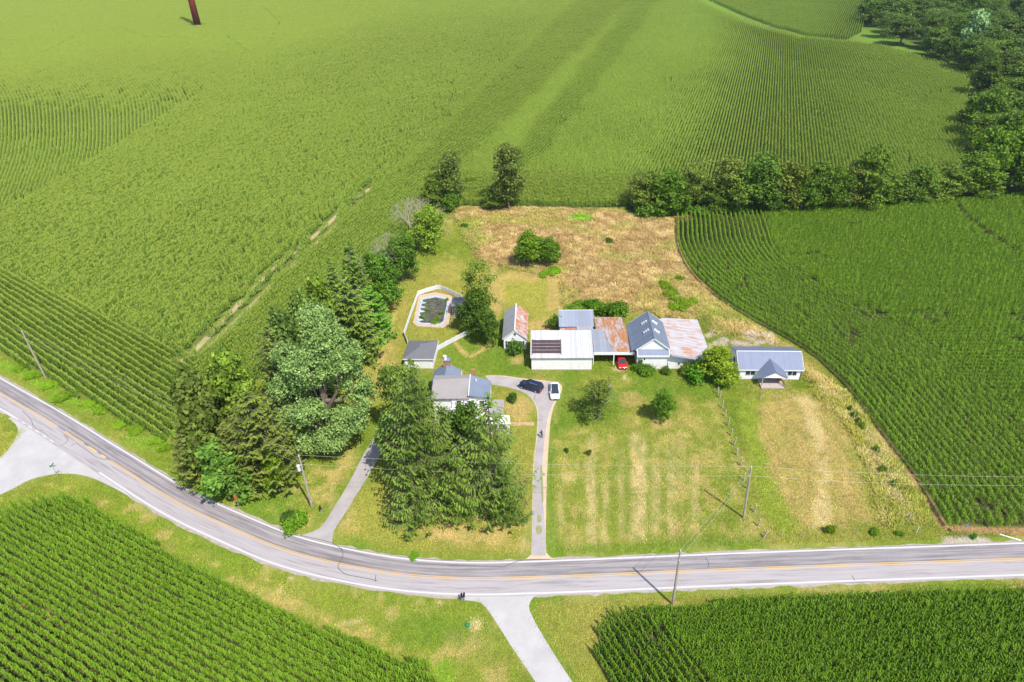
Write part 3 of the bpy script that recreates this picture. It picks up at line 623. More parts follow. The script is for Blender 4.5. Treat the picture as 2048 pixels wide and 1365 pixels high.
# F2 lower right: slanting headland rows at its left end, then rows parallel to the road
SPL = [(1292, 1150), (1292, 1218), (1345, 1262), (1400, 1330), (1470, 1420), (1560, 1700)]
LA = wp([(1000, 1150)] + SPL + [(1000, 1700)], 1.9); RA = wp(SPL[::1] + [(3200, 1700), (3200, 1150)], 1.9)
dA = wp([(1207, 1240), (1270, 1340)], 1.9); dA = dA[1] - dA[0]
dB = wp([(1450, 1193), (2048, 1174)], 1.9); dB = dB[1] - dB[0]
pa = straight_rows(WF2, dA, .92, 1.25); k = inpoly(pa[0], pa[1], LA); pa = tuple(a[k] for a in pa)
pb = straight_rows(WF2, dB, .88, 1.25); k = inpoly(pb[0], pb[1], RA); pb = tuple(a[k] for a in pb)
field('maize_field', 'dark green maize in the lower right corner, rows running beside the road', cat(pa, pb), CN, .22)
# F3 right: headland rows follow the curved edge, straight rows inside
edge3 = catmull(wp([(1340, 380), (1352, 437), (1355, 490), (1380, 542), (1432, 592), (1502, 638), (1572, 676), (1642, 723), (1702, 783), (1762, 863), (1817, 933), (1852, 985), (1890, 1052), (1915, 1100)], .3), 1.0)
for _ in range(8): edge3[1:-1] = (edge3[:-2] + 2 * edge3[1:-1] + edge3[2:]) / 4
HW = 24
ph = guide_rows(edge3, np.arange(.4, HW, 1.22), 1.45, WF3)
dC = wp([(1700, 1000), (2048, 1008)], .3); dC = dC[1] - dC[0]
pi_ = straight_rows(WF3, dC, 1.2, 1.25); k = polydist(pi_[0], pi_[1], edge3, False) > HW + .3; pi_ = tuple(a[k] for a in pi_)
tl = wp([(1905, 405), (1935, 440), (1975, 470), (2060, 525), (2200, 600)], .3); tl2 = wp([(1480, 432), (1500, 480), (1512, 520), (1560, 565), (1640, 620), (1760, 690), (1900, 830)], .3)
x, y, r = cat(ph, pi_); k = (polydist(x, y, tl, False) > .8) & ((polydist(x, y, edge3, False) < HW + 30)); k = (polydist(x, y, tl, False) > .8) & (np.abs(polydist(x, y, edge3, False) - HW) > .35)
field('maize_field', 'green maize right of the farmyard, rows curving along its left edge', (x[k], y[k], r[k]), CN, .42, scl=.86)
# F4 big field behind and to the left
RD = vpdir(1570)
TRK = [wp([(360, 722), (379, 710), (487, 596), (534, 546), (646, 456), (704, 400), (760, 362), (830, 338)], .3), wp([(410, 700), (490, 623), (564, 549), (666, 456), (725, 400), (800, 352)], .3)]
def tint4(x, y):
    px, py = PRV(x, y, 2.0); px = px + (fbm(x * .08, y * .08, 3) - .5) * 26
    T = np.full(len(x), .50) + (fbm(x * .03 + 4, y * .018 + 9, 4) - .5) * .5
    def strip(P, dv, soft=8):
        nonlocal T
        i = inpoly(px, py, P); d = polydist(px, py, P); T = T + dv * ss(np.where(i, d, -d), -soft, soft)
    strip([(800, 345), (1150, 0), (1235, -60), (1330, -60), (1240, 20), (900, 345)], -.55)
    strip([(1020, 345), (1090, 300), (1320, 0), (1400, -60), (1300, -60), (1220, 60), (1000, 330)], -.5)
    strip([(930, 345), (1240, 20), (1300, -10), (1230, 50), (1010, 335)], .15, 12)
    strip([(-500, 540), (0, 540), (390, 720), (345, 890), (-500, 600)], -.35)
    strip([(390, 720), (740, 380), (830, 340), (870, 420), (345, 890)], -.25)
    strip([(-900, -90), (1330, -90), (1150, 10), (800, 40), (560, 100), (250, 105), (0, 150), (-900, 300)], .38, 30)
    strip([(0, 140), (250, 100), (520, 110), (0, 430)], .06)
    strip([(930, 348), (1250, 352), (1250, 420), (930, 420)], -.22)
    strip([(560, 90), (1100, 20), (900, 260), (640, 190)], -.18, 40)
    strip([(1400, 20), (1700, 95), (1930, 160), (1900, 220), (1600, 130)], -.25, 18)
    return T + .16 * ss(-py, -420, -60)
A_ = wp([(-900, 800), (-500, 330), (0, 540), (390, 722), (400, 900), (0, 900)], .3)
Bc = wp([(-700, 850), (-30, 455), (0, 438), (540, 112), (250, 92), (0, 140), (-700, 330)], .3)
dRoad = wp([(0, 560), (340, 770)], .3); dRoad = dRoad[1] - dRoad[0]
p4a = straight_rows(WF4, dRoad, 1.3, 1.9); k = inpoly(p4a[0], p4a[1], A_); p4a = tuple(a[k] for a in p4a)
gl = catmull(wp([(215, 520), (205, 420), (243, 340), (255, 284), (249, 205), (217, 161), (164, 108), (60, 60)], .3), 2)
gpx_ = catmull(np.array([(190, 620), (205, 470), (225, 400), (246, 340), (255, 284), (249, 205), (217, 161), (164, 108), (60, 40)], float), 14)
p4c = cat(*[guide_rows(wp([(q_[0] + o_, q_[1]) for q_ in gpx_], .3), [0.0], 2.5, WF4) for o_ in np.arange(-560, 760, 7.6)]); k = inpoly(p4c[0], p4c[1], Bc) & ~inpoly(p4c[0], p4c[1], A_); p4c = tuple(a[k] for a in p4c)
HL = wp([(925, 348), (1262, 352), (1262, 430), (925, 430)], .3)
p4h = straight_rows(WF4, (1, .0), 1.25, 2.4); k = inpoly(p4h[0], p4h[1], HL); p4h = tuple(a[k] for a in p4h)
p4 = straight_rows(WF4, RD, 1.12, 2.6); x, y, r = p4; _pp = PRV(x, y, 1)[1]; k = ~(inpoly(x, y, A_) | (inpoly(x, y, Bc) & (RNG.random(len(x)) > .97 * (1 - ss(_pp, 120, 235)) ** .7)) | inpoly(x, y, HL)); p4 = tuple(a[k] for a in p4)
MB4 = wp([(0, 450), (540, 110), (1100, -80), (1140, 0), (790, 345), (390, 722), (-500, 470), (-900, 500)], .3)     # here the stand is closed and the rows do not show
x, y, r = p4; k = inpoly(x, y, MB4); r = np.where(k, r + RNG.normal(size=len(x)) * .35, r); x = x + np.where(k, RNG.normal(size=len(x)) * .3, 0); y = y + np.where(k, RNG.normal(size=len(x)) * .3, 0)
px_, py_ = PRV(x, y, 1); far = py_ < 110
x, y, r = cat(p4a, p4c, p4h, (x, y, r))
k = np.ones(len(x), bool)
for T_ in TRK: k &= ~((polydist(x, y, T_, False) < 1.2) & (fbm(x * .1 + 3, y * .1, 3) > .42))
wh = wp([(452, 75), (500, 110), (540, 95), (560, 50), (530, 20), (515, 28)], .3); k &= ~((polydist(x, y, wh, False) < 1.2) & (RNG.random(len(x)) < .6))
wh = wp([(80, 118), (150, 78), (240, 60), (300, 80), (380, 84), (470, 66)], .3); k &= ~((polydist(x, y, wh, False) < 1.4) & (RNG.random(len(x)) < .6))
k &= np.hypot(x - G(397, 55)[0], y - G(397, 55)[1]) > 6.5
field('maize_field', 'huge pale green tasselled maize field filling the back and left of the picture', (x[k], y[k], r[k]), CF, tint4)
field('maize_field', 'far maize field at the top beyond the thin bright weedy strip', straight_rows(WF5, vpdir(1800), 1.3, 2.6), CF, .12)
#@@PART3
PO = [(872, 585.4), (903, 593), (906, 600), (897, 651), (886, 656.5), (834, 653.5), (826, 647), (838, 592)]
# ------------------------------------------------------------------ grass tufts and straw on the open ground
def tuft(name, seed, n, hgt, spread, w, lay_=.4):
    rg = np.random.default_rng(seed); V = []; K = []
    for i in range(n):
        a = rg.uniform(0, 6.28); b_ = np.array([rg.normal() * spread, rg.normal() * spread, 0]); d = np.array([math.cos(a), math.sin(a), 0]); s_ = np.array([-d[1], d[0], 0]) * w * .5; h = hgt * rg.uniform(.5, 1.2); p1 = b_ + d * h * lay_ + (0, 0, h * (1 - lay_ * .5)); V += [b_ - s_, b_ + s_, p1 + s_ * .5, p1 - s_ * .5]; K += [[rg.uniform(.7, 1.25)] * 3] * 4
    me = qmesh(name, np.array(V), np.array(K)); me.materials.append(M['tuft']); return bpy.data.objects.new(name, me)
t = NT('grass_blades'); at = t.n('ShaderNodeAttribute', attribute_name='Col'); gc = t.n('ShaderNodeAttribute', attribute_name='gcol'); gc.attribute_type = 'INSTANCER'
M['tuft'] = t.principled(t.mix(1.0, gc.outputs[0], at.outputs[0], 'MULTIPLY'), .8, spec=.2)
CG = collection('grass_tufts', [tuft('grass_tuft', 70 + i, 26, .15, .28, .05) for i in range(4)]); CM = collection('meadow_tufts', [tuft('meadow_tuft', 80 + i, 34, .55, .36, .075, .7) for i in range(4)])
def strew(name, label, sel, n, coll, s0, s1, cj=.2):
    cand = np.where(sel)[0]; pick = RNG.choice(cand, min(n, len(cand)), replace=False); m_ = len(pick)
    o = instancer(name, np.column_stack([gx[pick] + RNG.uniform(-.2, .2, m_), gy[pick] + RNG.uniform(-.2, .2, m_), np.zeros(m_)]), RNG.uniform(0, 6.28, m_), RNG.uniform(s0, s1, m_), 0.5, coll)
    c_ = np.ones((m_, 4), np.float32); c_[:, :3] = np.clip(col[pick] * (1.4 + RNG.normal(size=(m_, 1)) * cj) * np.array([1.06, 1.0, .9]), 0, .85); a = o.data.attributes.new('gcol', 'FLOAT_COLOR', 'POINT'); a.data.foreach_set('color', c_.ravel()); return props(o, label, 'grass', kind='stuff')
_open = (gx > -131) & (gx < 131) & (gy > 38.5) & (gy < 214) & inview(gx, gy, 60)
for P in (WF1, WF2, WF3, WF4, WF5): _open &= ~inpoly(gx, gy, P)
_open &= polydist(gx, gy, CLW, False) > 3.9
for P in ([(1036, 1120), (1060, 1000), (1070, 880), (1066, 810), (1020, 778), (965, 772), (965, 748), (1045, 754), (1126, 766), (1128, 790), (1106, 840), (1098, 1000), (1116, 1120)], [(596, 1078), (690, 960), (750, 855), (800, 855), (712, 1000), (672, 1090)], [(895, 1184), (960, 1204), (1080, 1385), (1160, 1385), (1070, 1240), (1062, 1200), (1095, 1182)], [(-600, 1190), (0, 992), (118, 946), (262, 995), (60, 850), (0, 918), (-520, 1110)], PO): _open &= ~inpoly(gx, gy, wp(P, 0))
_mead = inpoly(pxs, pys, MEAD) | inpoly(pxs, pys, [(1605, 735), (1650, 760), (1710, 800), (1760, 880), (1810, 950), (1868, 1045), (1760, 1050), (1740, 950), (1700, 860), (1630, 790)])
strew('lawn_grass', 'short mown grass and straw over lawns, pastures and verges', _open & ~_mead, 62000, CG, .7, 1.5)
strew('meadow_grass', 'tall dry tangled grass of the brown meadow behind the barns', _open & _mead, 14000, CM, .6, 1.4, .28)
# ------------------------------------------------------------------ trees
def cards(cen, nrm, size, rg, aspect=.7):
    n = len(cen); nrm = nrm / (np.linalg.norm(nrm, axis=1)[:, None] + 1e-9); a = rg.normal(size=(n, 3)); u = np.cross(nrm, a); u /= np.linalg.norm(u, axis=1)[:, None] + 1e-9; v = np.cross(nrm, u)
    s = (np.asarray(size) * np.ones(n))[:, None] * .5
    return np.stack([cen - u * s, cen - v * s * aspect + nrm * s * .15, cen + u * s, cen + v * s * aspect + nrm * s * .15], 1).reshape(-1, 3)
def crown_mesh(name, lobes, nclump, per, leaf, spread, seed, mt, up=.35):
    """leaves gathered in clumps on the surface of several lobes: (x,y,z,rx,ry,rz)"""
    rg = np.random.default_rng(seed); lobes = np.array(lobes, float); w = lobes[:, 3] * lobes[:, 4] + lobes[:, 3] * lobes[:, 5]; w /= w.sum()
    li = rg.choice(len(lobes), nclump, p=w); d = rg.normal(size=(nclump, 3)); d[:, 2] = d[:, 2] + .25; d /= np.linalg.norm(d, axis=1)[:, None]
    rad = rg.uniform(.62, 1.06, nclump) ** .8; c = lobes[li, :3] + d * lobes[li, 3:6] * rad[:, None]
    cc = rg.uniform(.15, .85, nclump)
    k = np.repeat(np.arange(nclump), per); p = c[k] + rg.normal(size=(len(k), 3)) * np.array([spread, spread, spread * .6])
    nr = d[k] * .5 + rg.normal(size=(len(k), 3)) * .65 + np.array([0, 0, up])
    V = cards(p, nr, leaf * rg.uniform(.6, 1.3, len(k)), rg); colr = np.clip(cc[k] + rg.normal(size=len(k)) * .14, 0, 1)
    me = qmesh(name, V, np.repeat(colr, 4)[:, None] * np.ones((1, 3))); me.materials.append(mt); return me
def trunk_mesh(name, h, r, lobes, seed, mt, nlimb=None, extra=0):
    rg = np.random.default_rng(seed); b = MB(); top = np.array([rg.normal() * .3, rg.normal() * .3, h]); pts = [np.array([0, 0, -.1]), np.array([0, 0, h * .3]) + rg.normal(size=3) * .12, top]
    b.tube([pts[0], pts[0] + (0, 0, .5), pts[1], pts[2]], [r * 1.5, r, r * .8, r * .35], 8)
    for L in list(lobes)[:nlimb]:
        z0 = h * rg.uniform(.25, .6); p0 = np.array([0, 0, z0]) + (pts[1] - (0, 0, h * .3)); p2 = np.array(L[:3]); p1 = p0 * .5 + p2 * .5 + np.array([0, 0, -.1 * h])
        b.tube([p0, p1, p2], [r * .55, r * .35, r * .1], 6)
    for i in range(extra):
        a = rg.uniform(0, 6.28); z0 = h * rg.uniform(.5, .9); l = h * rg.uniform(.25, .5); p0 = np.array([0, 0, z0]); p1 = p0 + np.array([math.cos(a) * l * .5, math.sin(a) * l * .5, l * .3]); p2 = p0 + np.array([math.cos(a + .2) * l, math.sin(a + .2) * l, l * .7]); b.tube([p0, p1, p2], [r * .25, r * .15, r * .04], 4)
    me = b.mesh(name); me.materials.append(mt); return me
def make_tree(name, parts):
    """unlinked prototype: list of (part name, mesh)"""
    return (name, parts)
def put_tree(proto, label, cat_, base, top=None, w=None, h=None, tint=(1, 1, 1), group=None, W0=8., H0=10., rz=None, xy=None):
    nm, parts = proto[0], proto[1]; W0, H0 = proto[2], proto[3]
    g = G(*base) if xy is None else np.array([xy[0], xy[1], 0]); hh = h if h is not None else height_at(base, top); ww = width_at(base, w) if xy is None else w
    o = thing(nm, label, cat_, g, random.uniform(0, 6.28) if rz is None else rz, group)
    o.scale = (ww / W0, ww / W0, hh / H0)
    for pn, me in parts:
        c = bpy.data.objects.new(pn, me); C.objects.link(c); c.parent = o
        if pn in ('crown', 'leaves'): c.color = (*tint, 1)
    return o
def lob(seed, n, R, z0, z1, rr, flat=.8, taper=.5):
    rg = np.random.default_rng(seed); out = []
    for i in range(n):
        t = (i + .5) / n; z = z0 + (z1 - z0) * t; k = R * (1 - taper * t ** 2) * rg.uniform(.35, .75); a = i * 2.4 + rg.uniform(-.4, .4); q = rr * rg.uniform(.75, 1.2) * (1 - .3 * t)
        out.append((math.cos(a) * k, math.sin(a) * k, z, q, q, q * flat))
    return out
def decid(nm, seed, leafmat, n=9, R=4., H0=10., z0=3., rr=1.9, ncl=260, per=26, leaf=.42, spread=.42, r=.28, taper=.5, flat=.85, bark='bark'):
    L = lob(seed, n, R, z0, H0 - rr * .8, rr, flat, taper) + [(0, 0, z0 + (H0 - z0) * .5, R * .45, R * .45, (H0 - z0) * .4)]
    return (nm, [('crown', crown_mesh(nm + '_crown', L, ncl, per, leaf, spread, seed, leafmat)), ('trunk', trunk_mesh(nm + '_trunk', H0 * .75, r, L[:-1], seed, M[bark], 7))], 2 * R, H0)
def spruce(nm, seed, leafmat, H0=10., R=3., z0=1., whorls=26, per=8, droop=.35, spray=.62, sw=.26, hang=.5, r=.22, dead=0, dens=9, up=.25, gappy=.0, tp=.8):
    rg = np.random.default_rng(seed); V = []; K = []; b = MB(); b.tube([(0, 0, -.1), (0, 0, H0 * .3), (0.05, 0, H0)], [r * 1.2, r * .85, r * .08], 7)
    for w in range(whorls):
        t = w / (whorls - 1); z = z0 + (H0 - z0) * t ** .95; Rw = R * (1 - t) ** tp * (1.0 if t > .12 else .8 + 1.6 * t) + .12
        a = rg.uniform(0, 6.28)
        for k in range(per if t < .8 else max(3, per - 3)):
            a += 6.28 / per + rg.normal() * .22
            if rg.random() < gappy: continue
            L = Rw * rg.uniform(.62, 1.15); d = np.array([math.cos(a), math.sin(a), 0]); s = np.array([-d[1], d[0], 0]); z_ = z + rg.normal() * .12
            def pt(u): return np.array([0, 0, z_]) + d * L * u + np.array([0, 0, -droop * L * (4 * u * (1 - u)) * .6 - droop * L * u * .55 + up * L * u ** 3])
            b.tube([pt(0), pt(.5), pt(1)], [r * .16 * (1 - t) + .012, .012 + .03 * (1 - t), .008], 3)
            m = max(3, int(dens * L / R) + 2); cc = rg.uniform(.2, .75)
            for j in range(m):
                u = .18 + .82 * (j + rg.random() * .6) / m; p = pt(min(u, 1.0)); ln = spray * (1.05 - .55 * u) * rg.uniform(.7, 1.3) * (.55 + .45 * (1 - t))
                for sg in (-1, 1):
                    e = p + s * sg * ln * rg.uniform(.5, .8) + d * ln * .55 + np.array([0, 0, -hang * ln * rg.uniform(.2, 1.1)]); wv = d * sw * rg.uniform(.5, 1.0) * .5; wz = np.array([0, 0, rg.uniform(-.08, .08)])
                    V += [p - wv, p + wv, e + wv * .45 + wz, e - wv * .5 - wz]; K += [np.clip(cc + rg.normal() * .12 + .25 * u, 0, 1)] * 4
    for i in range(dead):
        a = rg.uniform(0, 6.28); z = z0 * rg.uniform(.35, 1.05); l = R * rg.uniform(.25, .6); d = np.array([math.cos(a), math.sin(a), 0]); b.tube([(0, 0, z), d * l * .5 + (0, 0, z - .1), d * l + (0, 0, z - rg.uniform(-.2, .5))], [.05, .035, .01], 4)
    me = qmesh(nm + '_foliage', np.array(V), np.array(K)[:, None] * np.ones((1, 3))); me.materials.append(leafmat); tm = b.mesh(nm + '_trunk'); tm.materials.append(M['bark'])
    return (nm, [('crown', me), ('trunk', tm)], 2 * R, H0)
def bush(nm, seed, leafmat, ncl=90, per=24, leaf=.30, spread=.26, flat=.8):
    rg = np.random.default_rng(seed); L = [(rg.uniform(-.9, .9), rg.uniform(-.9, .9), rg.uniform(.5, 1.1), .7, .7, .6 * flat) for _ in range(6)]; b = MB()
    for i in range(7):
        a = i * .9; b.tube([(0, 0, 0), (math.cos(a) * .4, math.sin(a) * .4, .6), (math.cos(a) * .8, math.sin(a) * .8, 1.2)], [.05, .035, .01], 4)
    tm = b.mesh(nm + '_stems'); tm.materials.append(M['bark'])
    return (nm, [('leaves', crown_mesh(nm + '_leaves', L, ncl, per, leaf, spread, seed, leafmat)), ('stems', tm)], 3.0, 2.0)
def deadtree(nm, seed):
    rg = np.random.default_rng(seed); b = MB()
    def grow(p, d, l, r, k):
        q = p + d * l; b.tube([p, (p + q) / 2 + rg.normal(size=3) * l * .05, q], [r, r * .8, r * .55], 4)
        if k > 0:
            for _ in range(3):
                dd = d + rg.normal(size=3) * .5; dd /= np.linalg.norm(dd); grow(q, dd, l * .72, r * .55, k - 1)
    for i in range(5):
        a = i * 1.25; d = np.array([math.cos(a) * .5, math.sin(a) * .5, 1.]); d /= np.linalg.norm(d); grow(np.zeros(3), d, 2.4, .12, 4)
    tm = b.mesh(nm + '_branches'); tm.materials.append(M['deadwood']); return (nm, [('branches', tm)], 7., 7.)

PT = {}
PT['b1'] = decid('broadleaf_tree', 1, M['leaf'], leaf=.5, ncl=300)
PT['b2'] = decid('broadleaf_tree', 2, M['leaf'], n=12, R=4.2, z0=2.2, rr=1.6, leaf=.45, ncl=300, taper=.7)
PT['b3'] = decid('broadleaf_tree', 3, M['leaf_bright'], n=8, R=3.8, z0=2.2, rr=1.9, leaf=.5, ncl=260)
PT['tall1'] = decid('tall_tree', 4, M['leaf'], n=14, R=2.6, H0=12., z0=2.5, rr=1.25, ncl=240, per=22, leaf=.42, spread=.40, taper=.3, r=.22)
PT['airy'] = decid('airy_tree', 5, M['leaf'], n=10, R=3.4, H0=11., z0=3., rr=1.2, ncl=110, per=24, leaf=.34, spread=.45, taper=.4, r=.22)
PT['garden'] = decid('garden_tree', 6, M['leaf'], n=10, R=4., H0=9., z0=1.9, rr=1.5, ncl=230, per=34, leaf=.36, spread=.34, taper=.5, r=.2)
PT['garden_bright'] = decid('garden_tree', 7, M['leaf_bright'], n=9, R=4., H0=9., z0=1.9, rr=1.6, ncl=230, per=34, leaf=.38, spread=.34, taper=.5, r=.2)
PT['bigleaf'] = decid('big_leaved_tree', 8, M['leaf_pale'], n=11, R=4.2, H0=11, z0=1.8, rr=1.7, ncl=260, per=20, leaf=.75, spread=.45, taper=.6, r=.22, flat=.7)
PT['bush'] = bush('bush', 11, M['leaf_bright']); PT['dbush'] = bush('bush', 12, M['leaf'])
PT['dead'] = deadtree('dead_tree', 13)
PT['fir'] = spruce('fir_tree', 21, M['needle'], R=3., z0=.5, whorls=24, per=8, droop=.12, up=.28, hang=.12, spray=.8, sw=.38, dens=8, tp=.5)
PT['fir2'] = spruce('fir_tree', 22, M['needle_dark'], R=3.2, z0=.5, whorls=24, per=8, droop=.2, up=.25, hang=.3, spray=.85, sw=.38, dens=8, tp=.6)
PT['fir3'] = spruce('fir_tree', 23, M['needle_dark'], R=4.2, z0=.4, whorls=22, per=9, droop=.1, up=.4, hang=.0, spray=.95, sw=.42, dens=9, tp=.45)
PT['cyp'] = decid('evergreen_tree', 61, M['needle_dark'], n=16, R=3.6, z0=1.6, rr=1.35, ncl=420, per=26, leaf=.55, spread=.34, taper=.85, flat=1.1)
PT['cyp2'] = decid('evergreen_tree', 62, M['needle'], n=18, R=3.8, z0=1.4, rr=1.25, ncl=420, per=26, leaf=.5, spread=.32, taper=.9, flat=1.15)
# --- silver maple: several upright limbs with big pale crowns
SM = [(-5.6, -1.5, 8, 3.4, 3.2, 2.6), (-4.2, 1.0, 14, 3.6, 3.4, 3.0), (-1.0, -2.0, 18, 3.8, 3.4, 3.2), (2.2, 1.0, 22, 3.6, 3.6, 3.2), (1.0, 2.0, 25.0, 2.8, 2.8, 2.0), (5.2, -.5, 19, 3.2, 3.2, 2.8), (6.0, .5, 13, 2.8, 2.8, 3.0), (4.6, -2.5, 8.0, 3.4, 3.0, 2.6), (-1.8, -4.0, 10.5, 3.2, 3.0, 2.2), (1.4, -4.2, 5.4, 3.0, 2.6, 2.0), (-5.5, 2, 18, 2.6, 2.6, 2.2), (-3.8, -3.8, 4.6, 2.6, 2.4, 1.8), (0, 3, 15, 3.5, 3.5, 4), (7.2, 1, 9.5, 2.2, 2.2, 2.2), (-7.0, 0, 12.5, 2.2, 2.2, 1.8)]
mp = ('silver_maple', [('crown', crown_mesh('silver_maple_crown', [(a_, b_, c_, d_ * .93, e_ * .93, f_ * .88) for a_, b_, c_, d_, e_, f_ in SM], 1000, 46, .44, .50, 31, M['leaf_pale'])), ('trunk', trunk_mesh('silver_maple_trunk', 17, .75, SM, 31, M['bark']))], 18., 27.)
put_tree(mp, 'towering pale silvery-green tree beside the left driveway, tallest in the picture', 'tree', (668, 893), h=26.8, w=188, rz=0)
# --- the four dark spruces in front of the farmhouse
SA = spruce('spruce_tree', 51, M['needle'], H0=26., R=6.8, z0=6.5, whorls=30, per=9, droop=.42, spray=1.15, sw=.42, hang=.75, r=.42, dead=50, dens=13, up=.42, gappy=.10, tp=.65)
SB = spruce('spruce_tree', 52, M['needle'], H0=21., R=8.4, z0=1.5, whorls=25, per=8, droop=.48, spray=1.15, sw=.40, hang=.85, r=.40, dead=20, dens=15, up=.46, gappy=.14, tp=.72)
SC = spruce('spruce_tree', 53, M['needle'], H0=10., R=5.4, z0=.4, whorls=17, per=9, droop=.3, spray=1.0, sw=.38, hang=.6, r=.25, dens=12, up=.42, gappy=.1, tp=.55)
put_tree(SA, 'tall drooping spruce with bare lower trunk left of the farmhouse', 'spruce', (856, 1003), 722, 172, rz=.4)
put_tree(SB, 'wide spruce with a thin pointed top right in front of the farmhouse', 'spruce', (988, 1010), 788, 215, rz=1.4)
put_tree(SC, 'low dense young spruce at the front left foot of the tall spruces', 'spruce', (835, 1042), 935, 135, rz=2.4)
put_tree(SC, 'squat spruce boughs nearest the road between the two big spruces', 'spruce', (920, 1030), 905, 130, tint=(1.0, 1.02, .8), rz=.2)
put_tree(SC, 'low dark spruce at the right front corner beside the narrow drive', 'spruce', (1010, 1035), 945, 120, tint=(.9, .92, .8), rz=1.1)
put_tree(PT['garden'], 'bluish leafy tree at the end of the left driveway', 'tree', (806, 945), 815, 105, tint=(.95, 1.1, 1.5))
put_tree(PT['garden'], 'greyish green leafy tree between the pool house and the tall spruce', 'tree', (812, 880), 722, 100, tint=(1.35, 1.3, 1.6))
put_tree(PT['garden'], 'dark leafy tree squeezed between the spruces and the farmhouse wall', 'tree', (935, 930), 800, 88, tint=(.7, .9, .6))
put_tree(PT['garden'], 'leafy bush-like tree before the left end of the farmhouse porch', 'tree', (905, 925), 812, 66, tint=(.8, 1., .6))
# --- left shelter belt
belt = [('cyp', (440, 945), 742, 120, (1.0, 1.0, .9), 'broad dark evergreen on the left, standing at the field corner'), ('fir3', (548, 968), 788, 150, (.95, .9, .85), 'very dark wide evergreen left of the silvery tree'),
 ('cyp2', (510, 905), 700, 110, (1.15, 1.15, .8), 'olive evergreen behind the dark one at the field edge'), ('fir3', (585, 850), 655, 110, (.95, .95, .85), 'dark brownish evergreen with its top above the maize edge'),
 ('cyp', (598, 800), 612, 78, (.85, 1.0, 1.1), 'narrow bluish evergreen left of the silvery tree top'), ('cyp', (632, 760), 585, 88, (.95, 1.05, 1.0), 'round topped evergreen in the middle of the belt by the maize'),
 ('cyp2', (665, 720), 550, 80, (1.2, 1.2, .8), 'yellowish evergreen rising in the middle of the belt'), ('fir2', (722, 725), 545, 115, (1.05, 1.15, .9), 'broad spruce left of the pool lawn, nearest the mown strip'),
 ('fir2', (690, 680), 520, 90, (1.1, 1.25, 1.05), 'feathery evergreen behind the broad spruce'), ('fir2', (722, 640), 484, 90, (.8, .95, .7), 'dark pointed spruce near the top of the belt with pale bare twigs'),
 ('garden', (770, 620), 500, 90, (.9, 1.2, .8), 'leafy green tree on the lawn side near the top of the belt'), ('fir', (755, 680), 575, 85, (.9, 1.35, .7), 'fresh green fir touching the lawn left of the pool'),
 ('garden', (806, 565), 468, 90, (.85, 1.1, .75), 'leafy tree topmost in the belt beside the grey dead branches'), ('fir3', (490, 985), 850, 90, (1.1, 1.0, .9), 'shaggy brown-green evergreen behind the pole'),
 ('fir3', (405, 968), 855, 95, (1.35, 1.2, 1.1), 'sprawling pale olive evergreen at the roadside end of the belt'), ('fir', (650, 800), 650, 90, (.9, 1.0, .8), 'evergreen hidden behind the silvery tree'), ('cyp', (478, 872), 715, 85, (1.1, 1.15, .8), 'olive evergreen at the outer left edge of the belt')]
for k_, b_, t_, w_, c_, l_ in belt: put_tree(PT[k_], l_, 'evergreen tree' if k_[0] in 'fc' else 'tree', b_, t_, w_, tint=c_, group='shelter belt trees beside the maize')
put_tree(PT['garden_bright'], 'yellow-green tree at the end of the maize by the road', 'tree', (392, 905), 832, 80, tint=(1.45, 1.4, .8))
put_tree(PT['bigleaf'], 'broad bluish-green large-leaved tree at the roadside above the orange sign', 'tree', (467, 995), 880, 108, tint=(.62, .80, .36))
put_tree(PT['garden_bright'], 'bright green tree just left of the utility pole with grey box', 'tree', (560, 978), 893, 66, tint=(1.2, 1.15, .7))
put_tree(PT['dead'], 'bare grey branches poking out behind the round bush', 'dead tree', (838, 480), 395, 95)
put_tree(PT['dead'], 'dead tree with bleached sticks at the upper end of the belt', 'dead tree', (788, 560), 462, 70)
put_tree(PT['dead'], 'small bleached dead tree between two evergreens of the belt', 'dead tree', (745, 585), 505, 50)
put_tree(PT['garden'], 'round green thicket left of the dry meadow', 'tree', (858, 500), 415, 88, tint=(1.4, 1.4, .9))
put_tree(PT['tall1'], 'tall thin tree with a rounded top left of the columnar one', 'tree', (902, 408), 303, 58, tint=(1.0, .92, 1.2))
put_tree(PT['b2'], 'low spreading tree at the foot of the tall thin tree', 'tree', (872, 412), 345, 62, tint=(1.3, 1.3, 1.))
put_tree(PT['bush'], 'hanging green vine clump at the foot of the tall thin tree', 'bush', (903, 422), 382, 36, tint=(.8, .9, .7))
put_tree(PT['tall1'], 'dark columnar vine-clad tree standing alone at the maize edge', 'tree', (1018, 420), 286, 62, tint=(1.0, .88, 1.2))
put_tree(PT['b2'], 'small dark tree leaning on the columnar vine-clad tree', 'tree', (992, 418), 368, 56, tint=(1.1, 1.1, 1.))
put_tree(PT['garden_bright'], 'bright green round tree alone in the dry meadow, left half', 'tree', (1057, 533), 458, 72, tint=(1.0, 1.1, .6))
put_tree(PT['garden_bright'], 'darker green tree grown into the right of the meadow tree', 'tree', (1097, 533), 472, 52, tint=(.75, .9, .6))
put_tree(PT['airy'], 'tall loose tree behind the pool pavilion', 'tree', (962, 652), 512, 82, tint=(1.3, 1.25, 1.1))
put_tree(PT['garden'], 'spreading leafy tree overhanging the pool pavilion', 'tree', (950, 668), 575, 74, tint=(.8, .95, .7))
put_tree(PT['garden'], 'lower leafy tree between the pool and the white cottage', 'tree', (975, 690), 612, 66, tint=(.85, 1.0, .75))
put_tree(PT['dead'], 'bare white twigs under the tree at the pool fence', 'dead tree', (938, 664), 640, 22)
put_tree(PT['airy'], 'thin airy tree on the lawn right of the white car', 'tree', (1195, 838), 757, 82, tint=(1.15, 1.1, 1.1))
